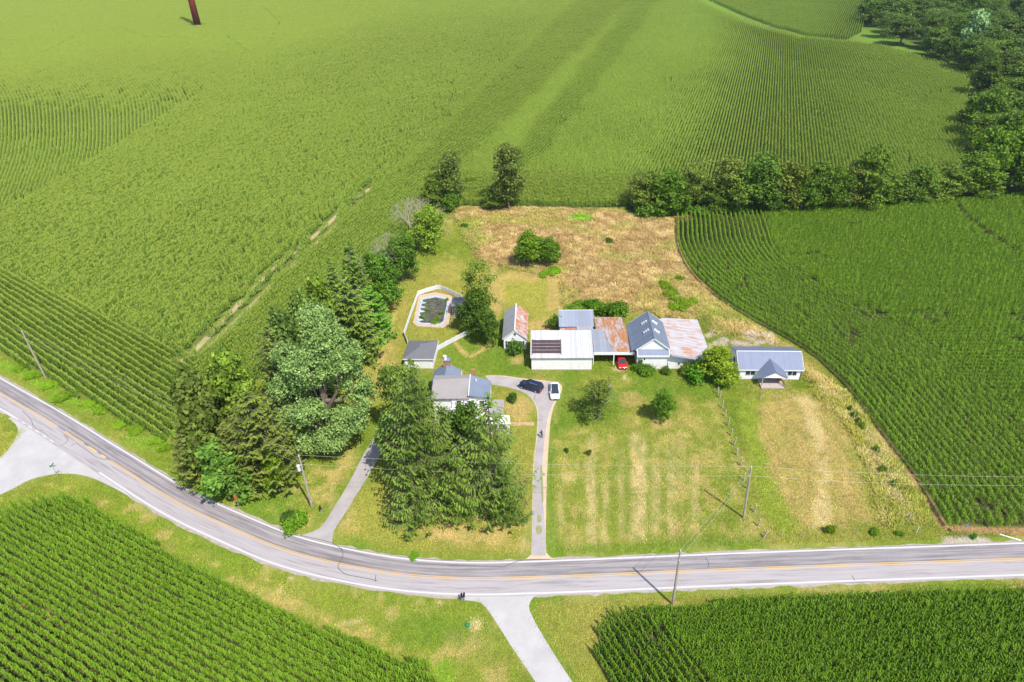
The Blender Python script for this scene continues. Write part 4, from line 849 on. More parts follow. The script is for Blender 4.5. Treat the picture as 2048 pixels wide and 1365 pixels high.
put_tree(PT['dead'], 'bare twiggy top in the airy lawn tree', 'dead tree', (1200, 826), 768, 56)
put_tree(PT['garden'], 'compact dark green tree on the lawn right of the airy one', 'tree', (1322, 840), 776, 60, tint=(.9, 1.2, .6))
put_tree(PT['garden_bright'], 'large yellow-green tree between the lean-to roof and the small house', 'tree', (1428, 757), 690, 92, tint=(1.45, 1.25, .8))
# --- hedgerow
hed = [(1272, 418, 345, 52, 'airy', (1.1, .95, 1.1)), (1300, 420, 350, 60, 'b1', (.9, .85, .7)), (1338, 428, 345, 66, 'b3', (.6, .7, .5)), (1385, 420, 315, 58, 'airy', (1.1, 1., 1.2)), (1372, 418, 350, 60, 'b1', (.8, .8, .7)), (1420, 422, 360, 60, 'b2', (.75, .8, .6)), (1448, 420, 318, 56, 'tall1', (1.1, .95, 1.1)), (1470, 424, 352, 60, 'b1', (.8, .85, .7)), (1508, 422, 312, 66, 'tall1', (.75, .9, .7)), (1535, 424, 345, 70, 'b2', (.75, .85, .7)), (1568, 420, 326, 74, 'b1', (1.0, .85, .75)), (1600, 424, 350, 60, 'b3', (.6, .7, .5)), (1628, 420, 322, 64, 'b2', (.85, .9, .7)), (1660, 420, 335, 60, 'b3', (.65, .7, .5)), (1690, 415, 325, 66, 'airy', (1.1, .9, 1.1)), (1722, 415, 294, 84, 'b2', (.9, .95, .7)), (1760, 412, 345, 62, 'b3', (.65, .7, .5)), (1795, 408, 350, 62, 'b1', (.8, .85, .7)), (1830, 406, 332, 70, 'b2', (.85, .95, .75)), (1868, 402, 352, 66, 'airy', (1.6, 1.5, 1.5)), (1895, 398, 335, 70, 'b1', (.85, .85, .7))]
wds = ('tawny', 'thin-topped', 'leaning', 'dense', 'mossy', 'slim', 'shady', 'ragged', 'stout', 'bushy', 'olive', 'lush', 'knotty', 'leafy', 'brownish', 'tallest domed', 'low bright', 'plain round', 'deep green', 'pale feathery', 'outermost right')
for i, (x_, y_, t_, w_, k_, c_) in enumerate(hed): put_tree(PT[k_], '%s tree in the hedgerow across the middle, %s' % (wds[i], ('at its left end' if i == 0 else '%s counted from the left' % ('first second third fourth fifth sixth seventh eighth ninth tenth eleventh twelfth thirteenth fourteenth fifteenth sixteenth seventeenth eighteenth nineteenth twentieth last'.split()[i]))), 'tree', (x_, y_), t_ - 6, w_ * 1.2, tint=tuple(v * 1.15 for v in c_), group='hedgerow trees')
for i in range(24):
    x_ = 1290 + i * 26 + random.uniform(-6, 6); put_tree(PT['bush' if i % 2 else 'dbush'], 'low undergrowth bush along the foot of the hedgerow', 'bush', (x_, 430 - i * 1.0 + random.uniform(-3, 3)), h=random.uniform(2.4, 4.2), w=random.uniform(30, 46), tint=(random.uniform(.7, 1.1), random.uniform(.85, 1.2), .7), group='undergrowth along the hedgerow')
# --- woods, upper right
WOOD = [(1925, 400), (1932, 330), (1950, 290), (1945, 215), (1962, 165), (1870, 122), (1770, 90), (1738, 58), (1742, 0), (1760, -75), (2500, -75), (2700, 120), (2500, 360), (2300, 385), (2048, 395)]
WW = wp(WOOD, 0); pts_ = []
cand = np.column_stack([RNG.uniform(WW[:, 0].min(), WW[:, 0].max(), 9000), RNG.uniform(WW[:, 1].min(), WW[:, 1].max(), 9000)])
cand = cand[inpoly(cand[:, 0], cand[:, 1], WW) & inview(cand[:, 0], cand[:, 1], 330)]
for p in cand:
    dmin = 7.5 + np.hypot(*p) * .010
    if all((p[0] - q_[0]) ** 2 + (p[1] - q_[1]) ** 2 > dmin ** 2 for q_ in pts_): pts_.append(p)
pts_.sort(key=lambda p: p[1]); pts_ = pts_[:260]
desc = ('dark rounded', 'olive full-crowned', 'deep green spreading', 'brownish airy', 'bright leafy')
for i, p in enumerate(pts_):
    D = np.hypot(*p); k_ = random.choice(['b1', 'b2', 'b1', 'b2', 'b3', 'airy']) if D > 250 else random.choice(['b3', 'b2', 'b1'])
    s_ = random.uniform(.7, 1.0); haze_blue = .9 + .5 * ss(D, 250, 500); yel = 1.0 if D > 260 else 1.15  # blue grows with distance: haze put into the leaf tint
    o = put_tree(PT[k_], {'b1': 'full round-crowned tree in the wood in the upper right corner', 'b2': 'broad spreading tree in the wood in the upper right corner', 'b3': 'brighter green leafy tree in the wood in the upper right corner', 'airy': 'thin loose-crowned tree in the wood in the upper right corner'}[k_], 'tree', None, h=random.uniform(13, 19), w=random.uniform(11, 15) + D * .008, xy=p, tint=(1.0 * s_ * yel, 1.1 * s_ * yel, .85 * s_ * haze_blue), group='trees of the wood in the upper right')
put_tree(PT['bigleaf'], 'pale silver-blue tree standing out in the upper wood', 'tree', (1935, 118), 15, 62, tint=(1.2, 1.25, 1.7))
# --- bushes round the farm
def bsh(lbl, b_, t_, w_, c_=(1, 1, 1), k_='bush', g_=None): return put_tree(PT[k_], lbl, 'bush', b_, t_, w_, tint=c_, group=g_)
bsh('bushy shrub hiding the middle of the white cottage front', (1030, 708), 676, 28, (.7, .95, .9), 'dbush')
bsh('small dark shrub on the lawn inside the curve of the drive', (1027, 803), 783, 20, (.55, .85, .6), 'dbush')
bsh('dark round shrub on the grass left of the tall spruce', (780, 755), 728, 24, (.7, .75, .6), 'dbush')
bsh('green bush behind the grey tin roof, left one', (1182, 624), 594, 34, (.75, 1.0, .5)); bsh('rounded green bush behind the grey tin roof, right one', (1222, 634), 602, 52, (.7, .9, .5)); bsh('flat green weeds behind the grey tin roof', (1155, 622), 606, 56, (.8, .9, .5))
bsh('dark bush between the cottage and the white shed roof', (1122, 662), 632, 42, (.6, .75, .5), 'dbush')
bsh('low green shrubs at the left foot of the whitewashed barn', (1284, 745), 728, 40, (.75, .95, .5)); bsh('small shrub at the corner of barn and lean-to', (1332, 747), 731, 20, (.8, 1., .7), 'dbush'); bsh('shrub in front of the lean-to windows', (1369, 749), 727, 24, (1.0, 1., .8)); bsh('vine climbing the left corner of the barn front', (1278, 738), 712, 12, (.6, .8, .5), 'dbush')
bsh('dark green bush at the foot of the yellow-green tree', (1395, 762), 728, 50, (.6, .9, .45)); bsh('low dark shrub right below the yellow-green tree', (1440, 764), 738, 50, (.6, .9, .45))
for i, (x_, y_, w_) in enumerate(((1328, 573, 30), (1342, 588, 32), (1356, 604, 34), (1365, 616, 40), (1384, 608, 24), (1361, 560, 16), (1345, 616, 26))): put_tree(PT['bush'], 'bright yellow-green weed clump in the dry meadow above the barn', 'bush', (x_, y_), h=1.3, w=w_, tint=(1.3, 1.25, .6), group='weed clumps in the dry meadow')
for i, (x_, y_, w_) in enumerate(((1098, 548, 34), (1112, 543, 24), (1085, 553, 18))): put_tree(PT['bush'], 'lime green weeds at the foot of the meadow trees', 'bush', (x_, y_), h=1.0, w=w_, tint=(1.1, 1.3, .6), group='weeds below the meadow trees')
bsh('tiny dark shrub alone in the dry meadow', (1217, 486), 476, 16, (.6, .7, .5), 'dbush'); bsh('little dark bush at the top left of the meadow', (930, 455), 447, 14, (.5, .8, .4), 'dbush')
bsh('low green bushes at the roadside around a wooden stake', (590, 1056), 1038, 50, (.9, 1.1, .5)); bsh('dark bluish shrub beside the roadside stake', (582, 1042), 1022, 26, (.55, .8, .9), 'dbush')
bsh('yellow-green bush by the roadside fence of the right pasture', (1660, 1064), 1050, 20, (1.2, 1.1, .5)); bsh('spiky weeds near the roadside fence corner', (1748, 1066), 1057, 20, (.9, 1.0, .6)); bsh('low shrub right of the spiky weeds', (1800, 1070), 1063, 16, (.8, 1.0, .5))
bsh('clipped green tuft on the gravel lay-by', (1946, 1078), 1069, 11, (.7, 1.1, .4)); bsh('small green flowering clump on the verge by the bend', (828, 1116), 1111, 20, (.9, 1.2, .5)); bsh('weed clump under the maize corner by the belt', (530, 975), 955, 40, (.8, .9, .5))
bsh('tuft left of the front pasture', (1133, 905), 896, 9, (.5, .9, .5), 'dbush'); bsh('dry dark weed in the front pasture', (1176, 908), 900, 12, (.9, .75, .7), 'dbush')
for i, (x_, y_) in enumerate(((1700, 822), (1706, 834), (1716, 848), (1722, 858), (1752, 905), (1765, 944), (1783, 972))): put_tree(PT['dbush'], 'small vine plant on the slanting row right of the pasture', 'vine', (x_, y_), h=1.5, w=random.uniform(10, 15), tint=(1.2, 1.2, .7), group='vines on the slanting row')
for i in range(10):
    t_ = i / 9; put_tree(PT['bush'], 'weed clump on the verge between the road and the left maize field', 'bush', (40 + 300 * t_ + random.uniform(-6, 6), 735 + 165 * t_ + random.uniform(-4, 4)), h=random.uniform(.5, 1.0), w=random.uniform(24, 44), tint=(1.3, 1.4, .6), group='weed clumps on the left verge')
#@@PART4
# ------------------------------------------------------------------ buildings
A3 = math.radians(-3)
def gable_y(b, x0, x1, y0, y1, ze, zr, xr, t=.12, side=0):
    """roof slabs, ridge along y; side -1 left slope only, +1 right slope only"""
    if side <= 0: b.slab([(x0, y0, ze), (xr, y0, zr), (xr, y1, zr), (x0, y1, ze)], t)
    if side >= 0: b.slab([(xr, y0, zr), (x1, y0, ze), (x1, y1, ze), (xr, y1, zr)], t)
    return b
def window(parent, x, y, z, w, h, mull=1, face='y', m=None):
    f = MB(); t = .07; d = .05
    bx = (lambda b, a0, a1, c0, c1, o0, o1: b.box(a0, a1, y - o1, y - o0, c0, c1)) if face == 'y' else (lambda b, a0, a1, c0, c1, o0, o1: b.box(x - o1, x - o0, a0, a1, c0, c1))
    c = x if face == 'y' else y
    bx(f, c - w / 2 - t, c + w / 2 + t, z + h, z + h + t, .0, d); bx(f, c - w / 2 - t, c + w / 2 + t, z - t, z, .0, d + .02)
    bx(f, c - w / 2 - t, c - w / 2, z, z + h, .0, d); bx(f, c + w / 2, c + w / 2 + t, z, z + h, .0, d)
    for k in range(mull): xx = c - w / 2 + w * (k + 1) / (mull + 1); bx(f, xx - .04, xx + .04, z, z + h, .0, d - .005)
    fo = f.build('window', M['trim'], parent); g = MB(); bx(g, c - w / 2 - .01, c + w / 2 + .01, z - .01, z + h + .01, .002, .02); g.build('pane', m or M['glass'], fo); return fo

# white cottage
o = thing('cottage', 'small white gabled cottage with one grey and one rusty roof slope and dark shutters', 'cottage', G(1008.1, 699.6), A3)
W_, D_, E_, R_ = 4.6, 9.9, 2.9, 4.85
MB().wallx([(0, 0), (W_, 0), (W_, E_), (W_ / 2, R_ - .12), (0, E_)], 0, D_).build('wall', M['siding'], o)
gable_y(MB(), -.3, W_ + .3, -.22, D_ + .25, E_ - .12, R_ + .1, W_ / 2, side=-1).build('roof', M['roof_cott_l'], o)
gable_y(MB(), -.3, W_ + .3, -.22, D_ + .25, E_ - .12, R_ + .1, W_ / 2, side=1).build('roof', M['roof_cott_r'], o)['label'] = 'rusty roof slope'
MB().box(W_ / 2 - .1, W_ / 2 + .1, -.24, D_ + .27, R_ + .06, R_ + .16).build('ridge_cap', M['trim'], o)
b = MB()
for s_ in (-1, 1): b.slab([(W_ / 2, -.26, R_ + .02), (W_ / 2 + s_ * (W_ / 2 + .32), -.26, E_ - .2), (W_ / 2 + s_ * (W_ / 2 + .32), -.22, E_ - .2), (W_ / 2, -.22, R_ + .02)], .16)
b.build('barge_board', M['trim'], o)
window(o, W_ / 2, 0, 3.45, .42, .55, 0)
for xx in (1.15, 3.45):
    window(o, xx, 0, .8, .75, 1.25, 0)
    for s_ in (-1, 1): MB().box(xx + s_ * .62 - .16, xx + s_ * .62 + .16, -.07, -.01, .75, 2.1).build('shutter', M['shutter'], o)

# long white shed with the lattice rack on its roof
o = thing('equipment_shed', 'long white shed with ribbed white metal roof facing the road', 'shed', G(1063.2, 740.6), A3)
MB().wally([(0, 0), (7.2, 0), (7.2, 4.4), (0, 3.1)], 0, 11.75).build('wall', M['boards'], o)
def sz(y): return 3.18 + (y + .35) * .178
MB().slab([(-.22, -.4, sz(-.4)), (12.0, -.4, sz(-.4)), (12.0, 7.4, sz(7.4)), (-.22, 7.4, sz(7.4))], .14).build('roof', M['roof_shed'], o)
MB().box(-.1, 11.85, -.05, .0, 0, .22).build('sill_board', M['post_wood'], o)
r_ = thing('solar_water_rack', 'dark rack of four long collector panels lying on the white shed roof', 'roof panel', (G(1063.2, 740.6)[0], G(1063.2, 740.6)[1], 0), A3)
y0, y1 = .75, 4.55; x0, x1 = .2, 5.7
for k in range(4):
    a = y0 + (y1 - y0) * k / 4 + .08; b_ = y0 + (y1 - y0) * (k + 1) / 4 - .14
    MB().slab([(x0, a, sz(a) + .16), (x1, a, sz(a) + .16), (x1, b_, sz(b_) + .16), (x0, b_, sz(b_) + .16)], .1).build('panel', m_plain('dark_collector', (.075, .05, .055), .4, var=.4, scale=2), r_)
b = MB()
for xx in (x0 - .09, x1 + .03): b.slab([(xx, y0 - .4, sz(y0 - .4) + .22), (xx + .09, y0 - .4, sz(y0 - .4) + .22), (xx + .09, y1 + .15, sz(y1 + .15) + .22), (xx, y1 + .15, sz(y1 + .15) + .22)], .18)
b.build('rail', m_plain('brown_rail', (.12, .06, .05), .7), r_)

# rear tin roofed sheds
o = thing('rear_shed', 'low open shed with flat grey tin roof behind the long white shed', 'shed', G(1186, 735), A3)
MB().wally([(10.6, 0), (16.1, 0), (16.1, 3.15), (10.6, 2.85)], -6.3, .6).build('wall', M['boards'], o)
MB().slab([(-6.5, 10.3, 2.98), (.95, 10.3, 2.98), (.95, 16.4, 3.3), (-6.5, 16.4, 3.3)], .12).build('roof', m_metal_roof('pale_blue_tin_roof', (.32, .34, .41), 0, 0, .75, seam=.9, tone=.12), o)
MB().slab([(-2.9, 6.5, 3.3), (.45, 6.5, 3.3), (.45, 10.2, 3.08), (-2.9, 10.2, 3.08)], .12).build('roof', m_metal_roof('dull_tin_roof', (.42, .41, .43), .25, 0, .75, seam=.9), o)
MB().slab([(-5.9, 7.4, 2.7), (-3.0, 7.4, 2.9), (-3.0, 10.2, 2.85), (-5.9, 10.2, 2.6)], .1).build('roof', m_metal_roof('brown_rusty_roof', (.42, .30, .24), 1, 0, .5, (.36, .14, .08), lo=.3, hi=.5), o)['label'] = 'small rusty brown roof patch'
MB().wally([(7.6, 0), (10.1, 0), (10.1, 2.65), (7.6, 2.55)], -5.7, .2).build('wall', M['boards'], o)
MB().box(-6.55, .98, 16.38, 16.46, 3.1, 3.36).build('fascia', M['trim'], o)

# open carport between shed and barn
o = thing('carport', 'open-fronted carport with half grey, half rusty tin roof', 'carport', G(1186, 735), A3)
zc = lambda y: 3.2 + (y - 1.0) * .035
MB().slab([(.1, .75, zc(.75)), (3.95, .75, zc(.75)), (2.1, 8.6, zc(8.6)), (.1, 8.6, zc(8.6))], .1).build('roof', M['roof_grey'], o)
MB().slab([(3.97, .75, zc(.75)), (8.1, .75, zc(.75)), (6.6, 13.0, zc(13)), (1.0, 13.0, zc(13)), (1.0, 8.62, zc(8.6)), (2.12, 8.62, zc(8.6))], .1).build('roof', M['roof_rust'], o)['label'] = 'heavily rusted orange tin roof'
MB().box(.1, 8.05, .72, .8, 2.45, 3.12).build('fascia', M['white'], o)
MB().box(.1, 8.0, 7.6, 7.75, 0, 3.0).build('back_wall', m_plain('dark_weathered_boards', (.11, .09, .085), .9), o)
MB().box(.02, .14, .9, 7.6, 0, 3.0).build('side_wall', M['boards'], o)
for xx in (4.05,): MB().box(xx - .09, xx + .09, .72, .9, 0, 2.5).build('post', M['white'], o)
MB().box(2.5, 4.0, .45, .53, .0, .10).build('loose_board', M['dark'], o)
MB().wally([(7.7, 0), (12.8, 0), (12.8, 3.3), (7.7, 3.2)], 1.2, 6.6).build('wall', M['boards'], o)

# barn
ob = G(1272.8, 738); o = thing('barn', 'tall gabled barn with slate-blue metal roof and whitewashed front wall', 'barn', ob, A3)
W_, D_, E_, R_ = 5.95, 9.9, 4.35, 6.75
y0 = .75
MB().wallx([(0, 0), (W_, 0), (W_, E_), (W_ / 2, R_ - .1), (0, E_)], y0, D_ + .4).build('wall', M['white'], o)
MB().box(.0, W_, -.05, y0 - .003, 0, 3.25).build('front_wall', M['blocks'], o)
MB().slab([(-.02, -.3, 3.3), (W_ + .02, -.3, 3.3), (W_ + .02, y0 + .05, 4.15), (-.02, y0 + .05, 4.15)], .1).build('pent_roof', M['roof_lilac'], o).color = (1, 1, 1, 1)
MB().box(-.12, W_ + .12, -.42, -.3, 3.02, 3.32).build('fascia', M['trim'], o)
for xx in (-.12, W_ + .02): MB().slab([(xx, -.35, 3.34), (xx + .1, -.35, 3.34), (xx + .1, y0 + .02, 4.3), (xx, y0 + .02, 4.3)], .2).build('trim_board', M['trim'], o)
rl = gable_y(MB(), -.35, W_ + .35, y0 - .25, D_ + .7, E_ - .22, R_ + .08, W_ / 2, side=-1).build('roof', M['roof_blue'], o)
rr_ = gable_y(MB(), -.35, W_ + .35, y0 - .25, D_ + .7, E_ - .22, R_ + .08, W_ / 2, side=1).build('roof', M['roof_blue'], o)
MB().box(W_ / 2 - .08, W_ / 2 + .08, y0 - .3, D_ + .75, R_ + .03, R_ + .13).build('ridge_cap', M['roof_blue'], o)
b = MB()
for yy in (y0 - .3, D_ + .72):
    for s_ in (-1, 1): b.slab([(W_ / 2, yy, R_ + .06), (W_ / 2 + s_ * (W_ / 2 + .4), yy, E_ - .24), (W_ / 2 + s_ * (W_ / 2 + .4), yy + .07, E_ - .24), (W_ / 2, yy + .07, R_ + .06)], .2)
b.build('barge_board', M['trim'], o)
sl = (R_ + .08 - E_ + .22) / (W_ / 2 + .35)
for yy in (4.2, 7.4):
    for s_ in (-1, 1):
        b = MB(); x_a, x_b = W_ / 2 + s_ * .5, W_ / 2 + s_ * 1.6
        for k in range(3): xm = x_a + (x_b - x_a) * (k + .5) / 3; zz = R_ + .08 - abs(xm - W_ / 2) * sl; b.box(xm - .16, xm + .16, yy - .25, yy + .25, zz, zz + .2)
        b.build('roof_vent', M['trim'] if s_ > 0 else m_plain('vent_grey', (.5, .5, .52), .6), o)
MB().slab([(-1.15, y0 + .1, 3.6), (-.36, y0 + .1, 4.12), (-.36, D_ + .6, 4.12), (-1.15, D_ + .6, 3.6)], .1).build('side_roof', M['roof_blue'], o)
MB().box(1.25, 1.5, -.09, -.052, 2.1, 2.6).build('vent_opening', M['dark'], o)
MB().box(5.88, 5.95, -.09, -.052, .1, 1.7).build('downpipe', M['dark'], o)

# lean-to right of the barn
o = thing('lean_to_shed', 'wide lean-to shed with white tin roof streaked with rust, right of the barn', 'shed', ob, A3)
def lz(x): return 3.75 - (x - W_) * .175
x0, x1 = W_ + .38, 14.4
MB().slab([(x0, -.35, lz(x0)), (x1, -.9, lz(x1)), (x1 - .1, 14.6, lz(x1)), (x0 - .05, 13.0, lz(x0))], .12).build('roof', M['roof_lean'], o)
MB().wallx([(W_ + .02, 0), (14.2, 0), (14.2, lz(14.2) - .15), (W_ + .02, lz(W_) - .15)], .0, 12.6).build('wall', M['boards'], o)
for xx in (8.1, 9.9, 10.5, 11.3): window(o, xx, 0, .95, .38, .55, 0)
b = MB(); b.box(5.98, 7.4, -.06, -.003, .05, 2.15); b.build('door', M['boards'], o); MB().slab([(x0, -.95, lz(x0) - .02), (x1, -.95, lz(x1) - .02), (x1, -.9, lz(x1) - .02), (x0, -.38, lz(x0) - .02)], .1).build('gutter', M['steel'], o)

# small white house on the right
o = thing('small_house', 'small white one-storey house with blue-grey metal roof and gabled porch', 'house', G(1476.7, 758.6), math.radians(-4.0))
W_, D_, E_, R_ = 11.35, 7.4, 2.45, 4.45; yr = 2.9
MB().wally([(0, 0), (D_, 0), (D_, E_), (yr, R_ - .15), (0, E_)], 0, W_).build('wall', M['siding'], o)
MB().slab([(-.35, -.3, E_ - .05), (W_ + .35, -.3, E_ - .05), (W_ + .35, yr, R_ + .05), (-.35, yr, R_ + .05)], .12).build('roof', M['roof_lilac'], o)
MB().slab([(-.35, yr, R_ + .05), (W_ + .35, yr, R_ + .05), (W_ + .35, D_ + .3, E_ - .1), (-.35, D_ + .3, E_ - .1)], .12).build('roof', M['roof_lilac'], o)
MB().box(-.38, W_ + .38, yr - .07, yr + .07, R_ + .01, R_ + .1).build('ridge_cap', M['trim'], o)
MB().box(-.36, W_ + .36, -.36, -.3, E_ - .22, E_ - .03).build('gutter', M['trim'], o)
for xx in (-.4, W_ + .35): MB().slab([(xx, -.32, E_ - .03), (xx + .05, -.32, E_ - .03), (xx + .05, yr, R_ + .07), (xx, yr, R_ + .07)], .18).build('barge_board', M['trim'], o)
window(o, 2.0, 0, 1.0, 1.7, .95, 1); window(o, 9.75, 0, 1.0, 1.6, .95, 1); window(o, 0, 1.3, .9, 1.0, 1.1, 0, 'x'); window(o, 0, 4.5, .9, 1.0, 1.1, 0, 'x')
for xx in (-.06, W_ - .04): MB().box(xx, xx + .1, -.06, .04, 0, E_ - .25).build('downpipe', M['black'], o)
px0, px1, pc = 3.3, 8.1, 5.7; pz0, pz1 = 2.35, 3.7
MB().slab([(px0, -2.75, pz0), (pc, -2.75, pz1), (pc, 1.8, pz1), (px0, .0, pz0)], .1).build('porch_roof', M['roof_lilac_y'], o)
MB().slab([(pc, -2.75, pz1), (px1, -2.75, pz0), (px1, .0, pz0), (pc, 1.8, pz1)], .1).build('porch_roof', M['roof_lilac_y'], o)
MB().wallx([(px0 + .2, pz0 - .1), (px1 - .2, pz0 - .1), (pc, pz1 - .13)], -2.6, -2.5).build('porch_gable', M['siding'], o)
for xx in (px0 + .3, px1 - .3):
    MB().box(xx - .07, xx + .07, -2.62, -2.48, .0, pz0 - .05).build('porch_post', M['post_wood'], o)
MB().box(px0 + .2, px1 - .35, -3.0, -.02, .0, .28).build('porch_deck', M['deck_wood'], o)
d_ = MB().box(5.3, 6.2, -.06, -.003, .3, 2.25).build('door', M['dark'], o)
MB().box(6.35, 7.4, -.04, -.002, 1.0, 2.0).build('window', M['glass'], o)
b = MB(); b.tube([(px1 - .4, -2.9, .95), (px1 - .4, -.2, .95)], .035, 5); [b.tube([(px1 - .4, y_, .25), (px1 - .4, y_, .95)], .02, 4) for y_ in np.arange(-2.9, -.1, .3)]; b.build('railing', M['black'], o)
g_ = G(1476.7, 758.6); cs, sn = math.cos(math.radians(-4)), math.sin(math.radians(-4))
def at(lx, ly, z=0, g=None, a=(cs, sn)): g = g_ if g is None else g; return (g[0] + lx * a[0] - ly * a[1], g[1] + lx * a[1] + ly * a[0], z)
pp = thing('potted_flower', 'red flowers in a pot on the small house porch', 'flower pot', at(7.2, -1.0, .28))
b = MB(); b.tube([(0, 0, 0), (0, 0, .4)], [.16, .24], 10); b.build('pot', M['brick'], pp)
rf = MB()
for i in range(60):
    v_ = Vector(np.random.default_rng(i).normal(size=3)).normalized() * .36; rf.box(v_.x - .07, v_.x + .07, v_.y - .07, v_.y + .07, abs(v_.z) + .4, abs(v_.z) + .5)
rf.build('flowers', m_plain('red_petals', (.45, .05, .03), .7), pp)

# pool house
o = thing('pool_house', 'square white pool house with dark grey hipped shingle roof', 'pool house', G(811, 737), A3 - .02)
W_, D_, E_ = 5.6, 6.1, 2.45
MB().box(0, W_, 0, D_, 0, E_).build('wall', M['siding'], o)
a, b_, c_, d_ = (-.25, -.25, E_ - .05), (W_ + .3, -.25, E_ - .05), (W_ + .3, D_ + .3, E_ - .05), (-.25, D_ + .3, E_ - .05); r1, r2 = (W_ / 2, 2.6, 3.55), (W_ / 2, 3.5, 3.55)
for P in ((a, b_, r1), (b_, c_, r2, r1), (c_, d_, r2), (d_, a, r1, r2)): MB().slab(P, .1).build('roof', M['shingle'], o)
MB().box(-.3, W_ + .35, -.32, -.255, E_ - .2, E_ - .02).build('gutter', M['trim'], o); MB().box(W_ + .31, W_ + .37, -.25, D_ + .3, E_ - .2, E_ - .02).build('gutter', M['trim'], o)
MB().box(3.2, 5.2, -.05, -.003, .05, 2.1).build('door', M['white'], o); window(o, 1.4, 0, .9, 1.0, 1.0, 0)

# farmhouse (mostly behind the spruces)
og = G(903, 850); o = thing('farmhouse', 'two-storey white farmhouse with grey and blue roofs, half hidden by spruces', 'house', og, A3)
MB().box(.3, 6.9, .6, 5.2, 0, 5.7).build('wall', M['siding'], o)
MB().slab([(3.45, .2, 6.4), (7.1, .2, 5.75), (7.0, 5.3, 5.75), (3.3, 5.6, 6.9)], .14).build('roof', M['shingle_blue'], o)
MB().slab([(-3.2, .3, 5.6), (3.43, .2, 5.75), (3.28, 4.4, 7.05), (-3.2, 4.2, 6.9)], .14).build('roof', M['shingle_pale'], o)
MB().slab([(-3.2, 4.22, 6.9), (3.28, 4.42, 7.05), (3.28, 6.2, 6.5), (-3.2, 6.2, 6.3)], .14).build('roof', M['shingle_pale'], o)
MB().slab([(3.30, .1, 6.46), (3.44, .1, 6.46), (3.36, 5.6, 7.0), (3.22, 5.6, 7.0)], .1).build('ridge_cap', M['trim'], o)
MB().box(-3.0, .3, .8, 5.0, 0, 5.45).build('wall', M['siding'], o)
MB().prism([(.4, .7), (6.8, .7), (6.8, 5.1), (3.3, 5.3), (.4, 5.1)], 5.6, [5.62, 5.68, 5.68, 6.7, 6.3]).build('gable_wall', M['siding'], o)
for xx in (1.6, 3.6, 5.6):
    window(o, xx, .6, 3.6, .8, 1.4, 0); window(o, xx, .6, .9, .8, 1.5, 0)
MB().slab([(-.2, -1.9, 2.9), (6.6, -1.9, 2.9), (6.6, .58, 3.3), (-.2, .58, 3.3)], .1).build('porch_roof', m_metal_roof('white_porch_roof', (.66, .65, .67), .1, 0, .5, seam=.9), o)
MB().slab([(6.95, -.6, 2.9), (9.3, -.6, 2.8), (9.3, 3.6, 2.8), (6.95, 3.6, 2.9)], .12).build('side_roof', M['shingle_pale'], o)
MB().box(6.92, 9.1, -.4, 3.4, 0, 2.75).build('wall', M['siding'], o)
MB().slab([(6.62, -2.9, 2.75), (10.6, -2.6, 2.4), (10.4, -.62, 2.7), (6.62, -.62, 3.1)], .1).build('porch_roof', M['trim'], o)
for xx, yy in ((.0, -1.75), (2.2, -1.75), (4.4, -1.75), (6.5, -2.7), (10.3, -2.4), (8.5, -2.6)): MB().box(xx - .08, xx + .08, yy - .08, yy + .08, 0, 2.75 if xx < 7 else 2.4).build('porch_post', M['trim'], o)
MB().box(-.2, 10.4, -2.7, .58, 0, .3).build('porch_deck', M['deck_wood'], o)
# rear wing
MB().wallx([(-3.9, 0), (.9, 0), (.9, 4.3), (-1.45, 5.9), (-3.9, 4.3)], 5.2, 10.3).build('rear_wall', M['siding'], o)
gable_y(MB(), -4.1, 1.15, 5.6, 10.5, 4.25, 6.15, -1.45, side=-1).build('rear_roof', M['shingle_blue'], o); gable_y(MB(), -4.1, 1.15, 5.6, 10.5, 4.25, 6.15, -1.45, side=1).build('rear_roof', M['shingle_blue'], o)
MB().box(1.13, 1.2, 5.6, 10.5, 4.1, 4.3).build('gutter', M['trim'], o)
ch = MB().box(-2.1, -.9, 9.6, 10.5, 4.6, 7.0).build('chimney', M['brick'], o); MB().box(-2.2, -.8, 9.5, 10.6, 7.0, 7.15).build('chimney_cap', m_plain('blue_slate_cap', (.18, .22, .3), .6), ch); b = MB(); b.tube([(-1.75, 10.1, 7.1), (-1.75, 10.1, 7.9)], .32, 12); b.build('flue', M['trim'], ch)
MB().box(3.55, 4.05, 5.6, 6.1, 5.8, 7.9).build('chimney', M['brick'], o)
b = MB(); b.tube([(4.4, 4.2, 6.5), (4.4, 4.2, 6.95)], .11, 8); b.build('vent_pipe', M['trim'], o)

# ------------------------------------------------------------------ pool, pavilion, fence
M['brickpave'] = m_plain('pink_brick_paving', (.50, .34, .26), .9, var=.2, scale=2.5)
M['poolwall'] = m_plain('pale_blue_pool_lining', (.36, .43, .47), .7, var=.25, scale=1.5)
o = thing('swimming_pool', 'disused rectangular pool with murky dark water and green weeds inside a white fence', 'pool', G(865, 650))
PI = [(872, 592), (895, 597), (899, 603), (890, 647), (882, 652), (838, 650), (832, 645), (843, 597)]
def ring(Pa, Pb, za, zb, name, m):
    A_w = wp(Pa, 0) - G(865, 650)[:2]; B_w = wp(Pb, 0) - G(865, 650)[:2]; n = len(A_w); b = MB(); b.add([(p[0], p[1], za) for p in A_w] + [(p[0], p[1], zb) for p in B_w], [(i, (i + 1) % n, (i + 1) % n + n, i + n) for i in range(n)]); return b.build(name, m, o)
PC = [(865 + (p[0] - 865) * .86, 622 + (p[1] - 622) * .88) for p in PI]
ring(PO, PI, .10, .12, 'deck', M['brickpave']); ring(PO, PO, .0, .1, 'kerb', M['concrete']); ring(PI, PC, .14, .14, 'coping', M['poolwall'])
